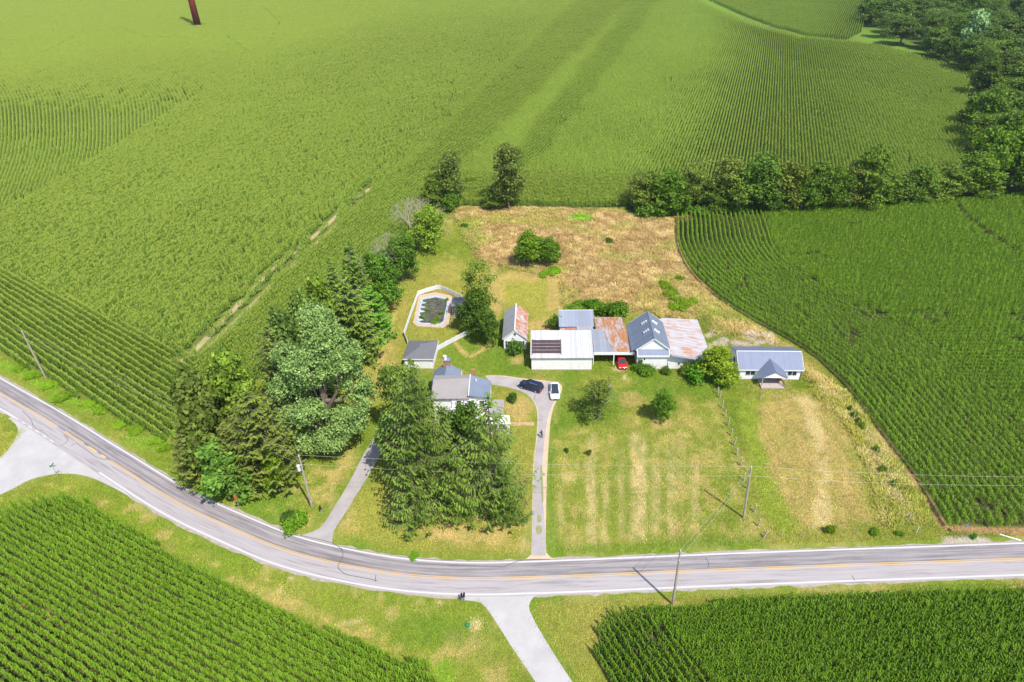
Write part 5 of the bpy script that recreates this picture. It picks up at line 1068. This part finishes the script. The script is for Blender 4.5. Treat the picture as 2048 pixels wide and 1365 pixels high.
PCb = wp(PC, 0) - G(865, 650)[:2]; b = MB(); n = len(PCb); b.add([(p[0], p[1], .14) for p in PCb] + [(p[0], p[1], .03) for p in PCb], [(i, (i + 1) % n, (i + 1) % n + n, i + n) for i in range(n)]); b.build('pool_wall', M['poolwall'], o)
t = NT('murky_pool_water'); v = t.coord('World'); n_ = t.noise(v, .6, 5, .7); n2_ = t.noise(v, 1.4, 4, .6)
cc = t.mix(t.ramp(n_, .4, .65), (.035, .035, .028), (.14, .10, .075)); cc = t.mix(t.math('MULTIPLY', t.ramp(n2_, .5, .62), .8), cc, (.10, .17, .03)); wm = t.principled(cc, .25, spec=.5)
MB().add([(p[0], p[1], .04) for p in PCb], [tuple(range(n))]).build('water', wm, o)
for y_ in (607, 615.5, 624, 633, 641):        # pale scalloped steps down the left side
    g1 = G(843 - (y_ - 600) * .17, y_) - G(865, 650); b = MB(); b.tube([(g1[0], g1[1], .05), (g1[0] + .7, g1[1], .05), (g1[0] + 1.25, g1[1] - .05, .05)], [.42, .25, .04], 8); b.build('step', M['poolwall'], o)
for (x_, y_, w_) in ((873, 640, 14), (884, 628, 10), (868, 648, 12), (893, 603, 8), (843, 636, 7), (853, 622, 6)): put_tree(PT['bush'], 'green weeds growing in the murky pool', 'weeds', (x_, y_), h=.8, w=w_, tint=(1.1, 1.15, .6), group='weeds in the pool')
o = thing('pavilion', 'small open pavilion with grey roof at the right side of the pool', 'pavilion', G(904.5, 633), A3)
MB().slab([(-.1, .0, 2.55), (2.9, .0, 2.55), (2.9, 1.9, 3.1), (-.1, 1.9, 3.1)], .1).build('roof', M['shingle_pale'], o); MB().slab([(-.1, 1.95, 3.1), (2.9, 1.95, 3.1), (2.9, 4.2, 2.5), (-.1, 4.2, 2.5)], .1).build('roof', M['shingle'], o)
for xx in (.05, 1.2, 2.7):
    for yy in (.15, 3.9): MB().box(xx, xx + .12, yy, yy + .12, 0, 2.5).build('post', M['post_wood'], o)
MB().box(-.05, 2.85, .1, 4.1, .0, .35).build('floor', M['deck_wood'], o)
b = MB(); b.box(1.3, 2.7, .12, .18, 1.0, 1.08); b.box(1.3, 2.7, .12, .18, .65, .71); b.build('rail', M['post_wood'], o); b = MB(); [b.box(.2, 1.1, -.9 + .3 * k, -.62 + .3 * k, .0, .1 + .1 * k) for k in range(3)]; b.build('steps', M['deck_wood'], o)
o = thing('picket_fence', 'white picket fence wrapping round the pool lawn from the pool house', 'fence', G(809, 672))
FP = [(816, 690), (808.6, 673), (822, 632), (837, 591.5), (855, 585), (873.7, 579.8), (881, 579.8), (896, 586), (912, 594), (924, 600)]; FQ = [(873.7, 703), (893, 692.5), (913, 682), (933.8, 671)]
def fence_run(P, parent, org):
    Q = wp(P, 0) - org[:2]
    for a_, b2 in zip(Q[:-1], Q[1:]):
        d = b2 - a_; L = np.linalg.norm(d); d /= L; s_ = np.array([-d[1], d[0]]) * .03; m_ = MB()
        def bar(t0, t1, z0, z1, k=1.0):
            p = a_ + d * t0; q2 = a_ + d * t1; m_.add([(p[0] - s_[0] * k, p[1] - s_[1] * k, z0), (q2[0] - s_[0] * k, q2[1] - s_[1] * k, z0), (q2[0] + s_[0] * k, q2[1] + s_[1] * k, z0), (p[0] + s_[0] * k, p[1] + s_[1] * k, z0), (p[0] - s_[0] * k, p[1] - s_[1] * k, z1), (q2[0] - s_[0] * k, q2[1] - s_[1] * k, z1), (q2[0] + s_[0] * k, q2[1] + s_[1] * k, z1), (p[0] + s_[0] * k, p[1] + s_[1] * k, z1)], [(0, 3, 2, 1), (4, 5, 6, 7), (0, 1, 5, 4), (1, 2, 6, 5), (2, 3, 7, 6), (3, 0, 4, 7)])
        t_ = .06
        while t_ < L - .1: bar(t_, t_ + .10, .08, 1.22); t_ += .135
        bar(0, L, .3, .4, 1.6); bar(0, L, .95, 1.05, 1.6); m_.build('fence_panel', M['trim'], parent)
    for p in Q: MB().box(p[0] - .07, p[0] + .07, p[1] - .07, p[1] + .07, 0, 1.35).build('post', M['trim'], parent)
fence_run(FP, o, G(809, 672))
o = thing('picket_fence', 'short white picket fence running from the pool house towards the trees', 'fence', G(873.7, 703)); fence_run(FQ, o, G(873.7, 703))

# ------------------------------------------------------------------ cars
def car(name, label, center, heading, L, Wd, Ht, paint, glassroof=False, suv=False):
    o = thing(name, label, 'car', center, heading); hw = Wd / 2; st = []
    hood = .98 if suv else .80; belt = 1.05 if suv else .92; tail = 1.08 if suv else .95
    prof = [(-.5, .45, tail * .72, .78), (-.485, .28, tail * .96, .90), (-.40, .24, tail, .98), (-.2, .22, belt, 1.), (.1, .22, belt * .99, 1.), (.24, .22, belt * .97, 1.), (.34, .24, hood, .98), (.44, .26, hood * .92, .92), (.485, .3, hood * .76, .82), (.5, .42, hood * .62, .72)]
    V = []
    for x, zb, zt, w in prof:
        for yy, zz in ((-.92, zb), (-1, zb + .12), (-1, (zb + zt) / 2), (-.93, zt - .05), (-.7, zt), (0, zt + .03), (.7, zt), (.93, zt - .05), (1, (zb + zt) / 2), (1, zb + .12), (.92, zb)): V.append((x * L, yy * hw * w, zz))
    n = 11; Fs = [(i * n + j, i * n + j + 1, (i + 1) * n + j + 1, (i + 1) * n + j) for i in range(len(prof) - 1) for j in range(n - 1)] + [(i * n + n - 1, i * n, (i + 1) * n, (i + 1) * n + n - 1) for i in range(len(prof) - 1)] + [tuple(range(n)), tuple(range(len(V) - 1, len(V) - 1 - n, -1))]
    bo = MB().add(V, Fs).build('body', paint, o, smooth=True)
    rear = -.47 if suv else -.36; rt = -.40 if suv else -.22
    lo = [(rear * L, .84), (.27 * L, .86)]; up = [(rt * L, .68), (.06 * L, .70)]
    zb = belt - .02; zt = Ht - .04
    cn = lambda x, w, z: [(x, -w * hw, z), (x, w * hw, z)]
    A4 = cn(lo[0][0], lo[0][1], zb) + cn(lo[1][0], lo[1][1], zb) + cn(up[0][0], up[0][1], zt) + cn(up[1][0], up[1][1], zt)
    MB().add(A4, [(0, 2, 6, 4), (1, 5, 7, 3), (2, 3, 7, 6), (0, 4, 5, 1), (4, 6, 7, 5)]).build('windows', M['glass'], o)
    b = MB(); k = .72
    b.add([(up[0][0] - .05, -k * hw, zt), (up[1][0] + .05, -k * hw, zt), (up[1][0] + .05, k * hw, zt), (up[0][0] - .05, k * hw, zt), (up[0][0] + .1, -.6 * hw, Ht), (up[1][0] - .05, -.6 * hw, Ht), (up[1][0] - .05, .6 * hw, Ht), (up[0][0] + .1, .6 * hw, Ht)], [(0, 1, 5, 4), (1, 2, 6, 5), (2, 3, 7, 6), (3, 0, 4, 7), (4, 5, 6, 7)])
    b.build('roof', M['glass'] if glassroof else paint, o, bevel=.03)
    b = MB()
    for s_ in (-1, 1):
        for p_, q_ in (((lo[0][0], lo[0][1]), (up[0][0], up[0][1])), ((lo[1][0], lo[1][1]), (up[1][0], up[1][1]))): b.tube([(p_[0], s_ * p_[1] * hw, zb), (q_[0], s_ * q_[1] * hw, zt)], .05, 5)
        b.tube([(up[0][0], s_ * up[0][1] * hw, zt), (up[1][0], s_ * up[1][1] * hw, zt)], .045, 5); b.tube([((lo[0][0] + lo[1][0]) / 2, s_ * .86 * hw, zb), ((up[0][0] + up[1][0]) / 2, s_ * .70 * hw, zt)], .03, 4)
    b.build('pillars', paint, o)
    if suv:
        for s_ in (-1, 1): b = MB(); b.tube([(rt * L + .3, s_ * .58 * hw, Ht + .06), (.02 * L, s_ * .58 * hw, Ht + .06)], .03, 5); b.build('roof_rail', M['steel'], o)
    for sx in (-.30, .31):
        for sy in (-1, 1):
            w = MB(); y_ = sy * (hw - .11); w.tube([(sx * L, y_ - .11, .33), (sx * L, y_ + .11, .33)], .33, 18); wo = w.build('wheel', M['black'], o); r = MB(); r.tube([(sx * L, sy * (hw - .02), .33), (sx * L, sy * (hw + .005), .33)], .21, 14); r.build('rim', M['steel'], wo)
    for s_ in (-1, 1):
        MB().box(.455 * L, .488 * L, s_ * hw * .68 - .17, s_ * hw * .68 + .17, hood * .70, hood * .86).build('headlight', m_plain('headlight_glass', (.55, .57, .6) if not suv else (.5, .5, .5), .15), o)
        MB().box(-.497 * L, -.47 * L, s_ * hw * .74 - .14, s_ * hw * .74 + .14, tail * .7, tail * .93).build('taillight', m_plain('red_lamp', (.5, .02, .02), .25), o)
        MB().box(.18 * L, .21 * L, s_ * (hw + .10) - .09, s_ * (hw + .10) + .09, belt, belt + .13).build('mirror', paint, o)
    MB().box(.496 * L, .503 * L, -.3, .3, hood * .42, hood * .6).build('grille', M['black'], o)
    return o
def paint(name, c, met=.0, r=.25):
    t = NT(name); return t.principled(c, r, met, .5, Coat_Weight=.6, Coat_Roughness=.08)
pw = paint('pearl_white_paint', (.80, .80, .80)); pb_ = paint('dark_navy_paint', (.012, .02, .06), .2); pr = paint('bright_red_paint', (.50, .008, .012))
car('sedan_car', 'white car with a dark glass roof parked at the end of the drive', G(1109.5, 787), math.radians(-92), 4.75, 1.88, 1.45, pw, True)
ga, gb = G(1080, 783), G(1044, 772); hd = math.atan2(gb[1] - ga[1], gb[0] - ga[0]); car('suv_car', 'dark navy estate car parked across the drive beside the white one', (ga + gb) / 2, hd, 4.8, 1.9, 1.7, pb_, False, True)
car('red_car', 'bright red car half inside the open carport', G(1242, 728), math.radians(-88), 4.6, 1.85, 1.5, pr)

# ------------------------------------------------------------------ person on the drive
def person(label, base, rz, sh=1.72):
    bm = bmesh.new(); sk = bm.verts.layers.skin.verify(); V = {}
    J = dict(pel=(0, 0, .93, .14, .11), wai=(0, .01, 1.08, .13, .10), che=(0, .05, 1.30, .16, .11), nek=(0, .09, 1.47, .06, .06), hdb=(0, .13, 1.54, .075, .08), hdt=(0, .15, 1.68, .085, .095),
             shl=(-.19, .06, 1.40, .06, .06), ell=(-.25, .10, 1.14, .045, .045), wrl=(-.17, .30, 1.06, .032, .032), shr=(.19, .06, 1.40, .06, .06), elr=(.25, .10, 1.14, .045, .045), wrr=(.17, .30, 1.06, .032, .032),
             hpl=(-.10, 0, .88, .10, .10), knl=(-.12, .03, .50, .062, .062), anl=(-.12, 0, .09, .042, .042), tol=(-.13, .17, .04, .04, .03), hpr=(.10, 0, .88, .10, .10), knr=(.13, .0, .50, .062, .062), anr=(.14, -.05, .09, .042, .042), tor=(.16, .12, .04, .04, .03))
    for k, (x, y, z, a, b) in J.items(): v = bm.verts.new((x, y, z)); v[sk].radius = (a, b); V[k] = v
    for s_, e_ in ((-1, 'l'), (1, 'r')):
        w = V['wr' + e_]; x, y, z = w.co
        pm_ = bm.verts.new((x, y + .07, z)); pm_[sk].radius = (.035, .018); bm.edges.new((w, pm_))
        for j in range(4):
            f1 = bm.verts.new((x + (j - 1.5) * .02, y + .12, z - .005)); f1[sk].radius = (.009, .009); f2 = bm.verts.new((x + (j - 1.5) * .022, y + .15 + .01 * (j in (1, 2)), z - .03)); f2[sk].radius = (.008, .008); bm.edges.new((pm_, f1)); bm.edges.new((f1, f2))
        th = bm.verts.new((x - s_ * .05, y + .06, z + .01)); th[sk].radius = (.010, .010); bm.edges.new((w, th))
    for a, b in (('pel', 'wai'), ('wai', 'che'), ('che', 'nek'), ('nek', 'hdb'), ('hdb', 'hdt'), ('che', 'shl'), ('shl', 'ell'), ('ell', 'wrl'), ('che', 'shr'), ('shr', 'elr'), ('elr', 'wrr'), ('pel', 'hpl'), ('hpl', 'knl'), ('knl', 'anl'), ('anl', 'tol'), ('pel', 'hpr'), ('hpr', 'knr'), ('knr', 'anr'), ('anr', 'tor')): bm.edges.new((V[a], V[b]))
    V['pel'][sk].use_root = True; me = bpy.data.meshes.new('person_body'); bm.to_mesh(me); bm.free()
    root = thing('person', label, 'person', base, rz)
    t = NT('person_skin_and_clothes'); sx = t.n('ShaderNodeSeparateXYZ'); t.l(t.coord('Object'), sx.inputs[0]); c = t.mix(t.math('GREATER_THAN', sx.outputs[2], 1.47), (.05, .022, .02), (.34, .19, .13)); c = t.mix(t.math('LESS_THAN', sx.outputs[2], .92), c, (.03, .03, .045)); hnd = t.math('MULTIPLY', t.math('GREATER_THAN', sx.outputs[1], .31), t.math('GREATER_THAN', sx.outputs[2], .9)); c = t.mix(hnd, c, (.34, .19, .13))
    b = link('body', me, t.principled(c, .8), root); b.modifiers.new('skin', 'SKIN'); s2 = b.modifiers.new('sub', 'SUBSURF'); s2.levels = 1; s2.render_levels = 2
    h = MB(); [h.tube([(0, .10 + .0 * k, 1.60), (0, .12, 1.74), (0, .13, 1.765)], [.10, .085, .03], 12) for k in range(1)]; h.build('hair', m_plain('dark_hair', (.025, .015, .01), .7), root)
    n_ = MB(); n_.tube([(0, .235, 1.63), (0, .26, 1.60)], [.010, .016], 6); n_.build('nose', m_plain('skin', (.34, .19, .13), .6), root)
    for s_ in (-1, 1): e = MB(); e.tube([(s_ * .035, .228, 1.645), (s_ * .035, .24, 1.645)], .010, 6); e.build('eye', M['black'], root)
    c_ = MB(); c_.box(-.15, .15, .40, .46, 1.0, 1.12); c_.build('controller', M['black'], root)
    return root
person('person in dark clothes standing on the narrow drive holding a controller', G(1083.5, 876.5, .02), math.radians(35))

# ------------------------------------------------------------------ utility poles, wires, signs, posts
def pole(label, base, h, lean=(0, 0), r=.15, arm=None, box=False):
    o = thing('utility_pole', label, 'utility pole', G(*base)); b = MB(); b.tube([(0, 0, -.2), (lean[0] * .5, lean[1] * .5, h * .5), (lean[0], lean[1], h)], [r * 1.15, r, r * .75], 10); b.build('pole', M['pole_wood'], o)
    for z_ in (h - .15, h - 1.9): b = MB(); b.tube([(lean[0] + .0, lean[1] - .1, z_), (lean[0], lean[1] - .1, z_ + .22)], [.06, .04], 8); b.build('insulator', M['trim'], o)
    if box:
        b = MB(); b.tube([(-.38, -.05, h - 3.0), (-.38, -.05, h - 2.0)], .25, 14); tr_ = b.build('transformer', m_plain('transformer_grey', (.55, .57, .58), .5), o); MB().box(-.2, -.1, -.08, .0, h - 2.7, h - 2.4).build('bracket', M['steel'], o)
        b = MB(); b.tube([(.1, 0, h - 1.4), (.75, -.1, h - 1.0)], .035, 5); b.build('lamp_arm', M['steel'], o)
    if arm: b = MB(); b.tube([(lean[0], lean[1], h - 2.2), (lean[0] - .9, lean[1], h - 1.6)], .03, 5); b.build('bracket', M['steel'], o)
    return o
P1, P2, P3, P4 = (91, 755), (624, 1015), (1487, 1036), (1345, 1210)
pole('grey leaning utility pole at the edge of the left maize field', P1, 11.0, (-.2, .1), .16); pole('utility pole with grey transformer between the belt and the left driveway', P2, 10.9, (.1, 0), .16, box=True)
pole('utility pole standing in the grass between the two front pastures', P3, 10.4, (-.55, .1), .15); pole('utility pole at the edge of the lower right maize, across the road', P4, 10.9, (-.15, 0), .16, arm=True)
def tipw(b, h, lean=(0, 0)): g = G(*b); return np.array([g[0] + lean[0], g[1] + lean[1], h])
def wire(label, a, b, sag=.6, r=.018):
    b_ = MB(); n = 18; b_.tube([a * (1 - t_) + b * t_ - np.array([0, 0, sag * 4 * t_ * (1 - t_)]) - a for t_ in np.linspace(0, 1, n)], r, 4); o = b_.build('power_line', M['wire'], None, a); props(o, label, 'wire'); return o
T1, T2, T3, T4 = tipw(P1, 11, (-.2, .1)), tipw(P2, 10.9, (.1, 0)), tipw(P3, 10.4, (-.55, .1)), tipw(P4, 10.9, (-.15, 0))
E5 = T3 + (T3 - T2) * np.array([.7, .7, 0]); E5[2] = 9.6
dn = np.array([0, 0, -1.8])
wire('upper wire from the pole with transformer across the yard to the pasture pole', T2, T3); wire('lower wire from the pole with transformer across the yard to the pasture pole', T2 + dn, T3 + dn, .9)
wire('upper wire from the pasture pole over the right maize field', T3, E5); wire('lower wire from the pasture pole over the right maize field', T3 + dn, E5 + dn * .8, .8)
wire('upper wire between the left field pole and the pole with transformer', T1, T2); wire('lower wire between the left field pole and the pole with transformer', T1 + dn, T2 + dn, .9)
wire('upper slanting wire from the pasture pole to the pole across the road', T3, T4, .4); wire('lower slanting wire from the pasture pole to the pole across the road', T3 + dn * .8, T4 + dn * .9, .5)
EL = T1 + (T1 - T2) * np.array([.9, .9, 0]); wire('wire leaving the picture on the left over the road', T1, EL, .5)
# red mast
g = G(397, 57); o = thing('steel_mast', 'huge rust-red tubular steel mast standing in the far maize field', 'mast', g); b = MB(); b.tube([(0, 0, -.2), (0, 0, 25), (-.5, 0, 75)], [2.5, 2.15, 1.6], 24); b.build('shaft', M['rust_steel'], o, smooth=True); b = MB(); b.tube([(0, 0, 0), (0, 0, .9)], [3.3, 3.1], 24); b.build('base', M['concrete'], o)
b = MB(); b.tube([(-.1, 0, 52), (-9, 0, 56)], [.6, .3], 10); b.tube([(-.1, 0, 52), (9, 0, 56)], [.6, .3], 10); b.build('crossarm', M['rust_steel'], o)
# signs
def sign(name, label, base, h, face, m, yaw=0, diamond=False, size=.75):
    o = thing(name, label, 'sign', G(*base), yaw); b = MB(); b.tube([(0, 0, 0), (0, 0, h)], .035, 6); b.build('post', M['steel'], o); f = MB(); s_ = size / 2
    P = [(-s_ * 1.3, -.05, h), (0, -.05, h - s_ * 1.3), (s_ * 1.3, -.05, h), (0, -.05, h + s_ * 1.3)] if diamond else [(-s_ * .8, -.05, h - s_), (s_ * .8, -.05, h - s_), (s_ * .8, -.05, h + s_), (-s_ * .8, -.05, h + s_)]
    f.slab(P, .03, up=(0, -1, 0)); f.build('sign_face', m, o); return o
sign('road_sign', 'orange diamond-shaped road sign at the kerb left of the pole', (479, 1018), 2.3, None, M['orange'], math.radians(-35), True, .95)
sign('road_sign', 'blue-grey sign on a white post at the gravel lay-by on the right', (1922, 1075), 2.6, None, M['bluesign'], math.radians(30), False, .8)
o = thing('street_name_sign', 'thin crossed street name sign at the grassy corner of the side road', 'sign', G(118, 957)); b = MB(); b.tube([(0, 0, 0), (0, 0, 2.9)], .035, 6); b.build('post', M['steel'], o); MB().box(-.5, .5, -.02, .02, 2.7, 2.87).build('name_plate', M['greensign'], o); MB().box(-.02, .02, -.5, .5, 2.88, 3.05).build('name_plate', M['greensign'], o)
def mailbox(label, base, yaw, post=True):
    o = thing('mailbox', label, 'mailbox', G(*base), yaw); MB().box(-.05, .05, -.05, .05, 0, 1.0).build('post', M['post_wood'], o); m_ = MB(); k = 8; pr_ = [(-.13, 1.0), (.13, 1.0)] + [(.13 * math.cos(a), 1.17 + .13 * math.sin(a)) for a in np.linspace(0, math.pi, k)]; m_.wallx(pr_, -.3, .3); m_.build('box', M['black'], o); MB().box(.135, .15, .05, .1, 1.1, 1.35).build('flag', M['orange'], o); return o
mailbox('black mailbox on the grass beside the left driveway', (643, 1026), .5); mailbox('dark mailbox on the gravel across the road, right one', (929, 1201), 0); mailbox('dark mailbox on the gravel across the road, left one', (924, 1202), .1)
def fpost(label, base, h, lean=0, m='post_wood', group=None, r=.09):
    b = MB(); b.tube([(0, 0, -.1), (lean, 0, h)], [r, r * .8], 7); o = b.build('fence_post', M[m], None, G(*base)); props(o, label, 'fence post', group); return o
fpost('plain wooden stake in the roadside bushes', (600, 1052), 2.6, m='post_wood', r=.06)
LP = [(1436, 789), (1439, 797), (1444, 817), (1450, 833.5), (1456.6, 852), (1462, 872), (1468, 892), (1473.6, 911), (1481, 932), (1487, 962), (1494, 978), (1508, 1026), (1516, 1053), (1526, 1077)]
for i, p in enumerate(LP): fpost('pale weathered post in the row between the two pastures, %s' % (('closest to the house', 'second from the house', 'third from the house', 'fourth from the house', 'fifth from the house', 'sixth from the house', 'seventh from the house', 'eighth from the house', 'ninth from the house', 'tenth from the house', 'just above the utility pole shadow', 'third from the road', 'second from the road', 'leaning one nearest the road')[i]), p, random.uniform(1.5, 1.9), random.uniform(-.15, .15) if i < 13 else .45, group='posts between the two front pastures', r=.13)
for i, p in enumerate([(1551, 799), (1582, 799), (1520, 799)]): fpost('short dark post in the grass below the small house, %s' % ('middle', 'right', 'left')[i], p, 1.2, .05, group='posts below the small house')
RP = [(1700, 826), (1707, 839), (1716, 853), (1733, 873), (1738, 893), (1750, 912), (1763, 938), (1776, 955), (1784, 975), (1795, 996), (1817, 1040)]
for i, p in enumerate(RP): fpost('grey post in the slanting row by the right maize, %s from the top' % ('first', 'second', 'third', 'fourth', 'fifth', 'sixth', 'seventh', 'eighth', 'ninth', 'tenth', 'last')[i], p, random.uniform(1.3, 1.7), random.uniform(-.1, .15), group='posts of the slanting row', r=.07)
for i, p in enumerate([(1563, 1074), (1712, 1069), (1600, 1073), (1833, 1066)]): fpost('short post of the roadside fence, %s' % ('beside the leaning post', 'left of the spiky weeds', 'second from the left', 'white one near the lay-by')[i], p, 1.2, 0, 'trim' if i == 3 else 'post_wood', group='roadside fence posts', r=.06)
b = MB(); b.box(-1.3, 1.3, -.1, .1, .03, .12); o = b.build('plank', M['trim'], None, G(2020, 1076)); o.rotation_euler = (0, 0, -.5); props(o, 'white plank lying in the grass right of the lay-by', 'plank')
b = MB(); b.tube([(0, 0, 0), (0, 0, .35), (0, 0, .4)], [.28, .28, .2], 12); o = b.build('utility_pedestal', M['greensign'], None, G(935, 1252)); props(o, 'small round green utility cover on the grass below the road', 'utility cover')
b = MB(); b.box(-.3, .3, -.25, .25, 0, .5); b.box(-.25, .25, -.2, .2, .5, .75); o = b.build('rubble_heap', M['deadwood'], None, G(1446, 697)); props(o, 'grey junk heap behind the yellow-green tree', 'junk')
# ------------------------------------------------------------------ the air between here and the far fields
_hz = MB(); _hz.box(-3900, 3900, -900, 4300, -1.0, 140.0); hz = _hz.build('haze', None)
t = NT('haze_air'); pv = t.n('ShaderNodeVolumePrincipled'); pv.inputs['Color'].default_value = (.80, .90, 1.0, 1); pv.inputs['Density'].default_value = 0.00007; pv.inputs['Anisotropy'].default_value = .2
t.l(pv.outputs[0], t.out.inputs['Volume']); hz.data.materials.append(t.m); props(hz, kind='stuff')
#@@PART5
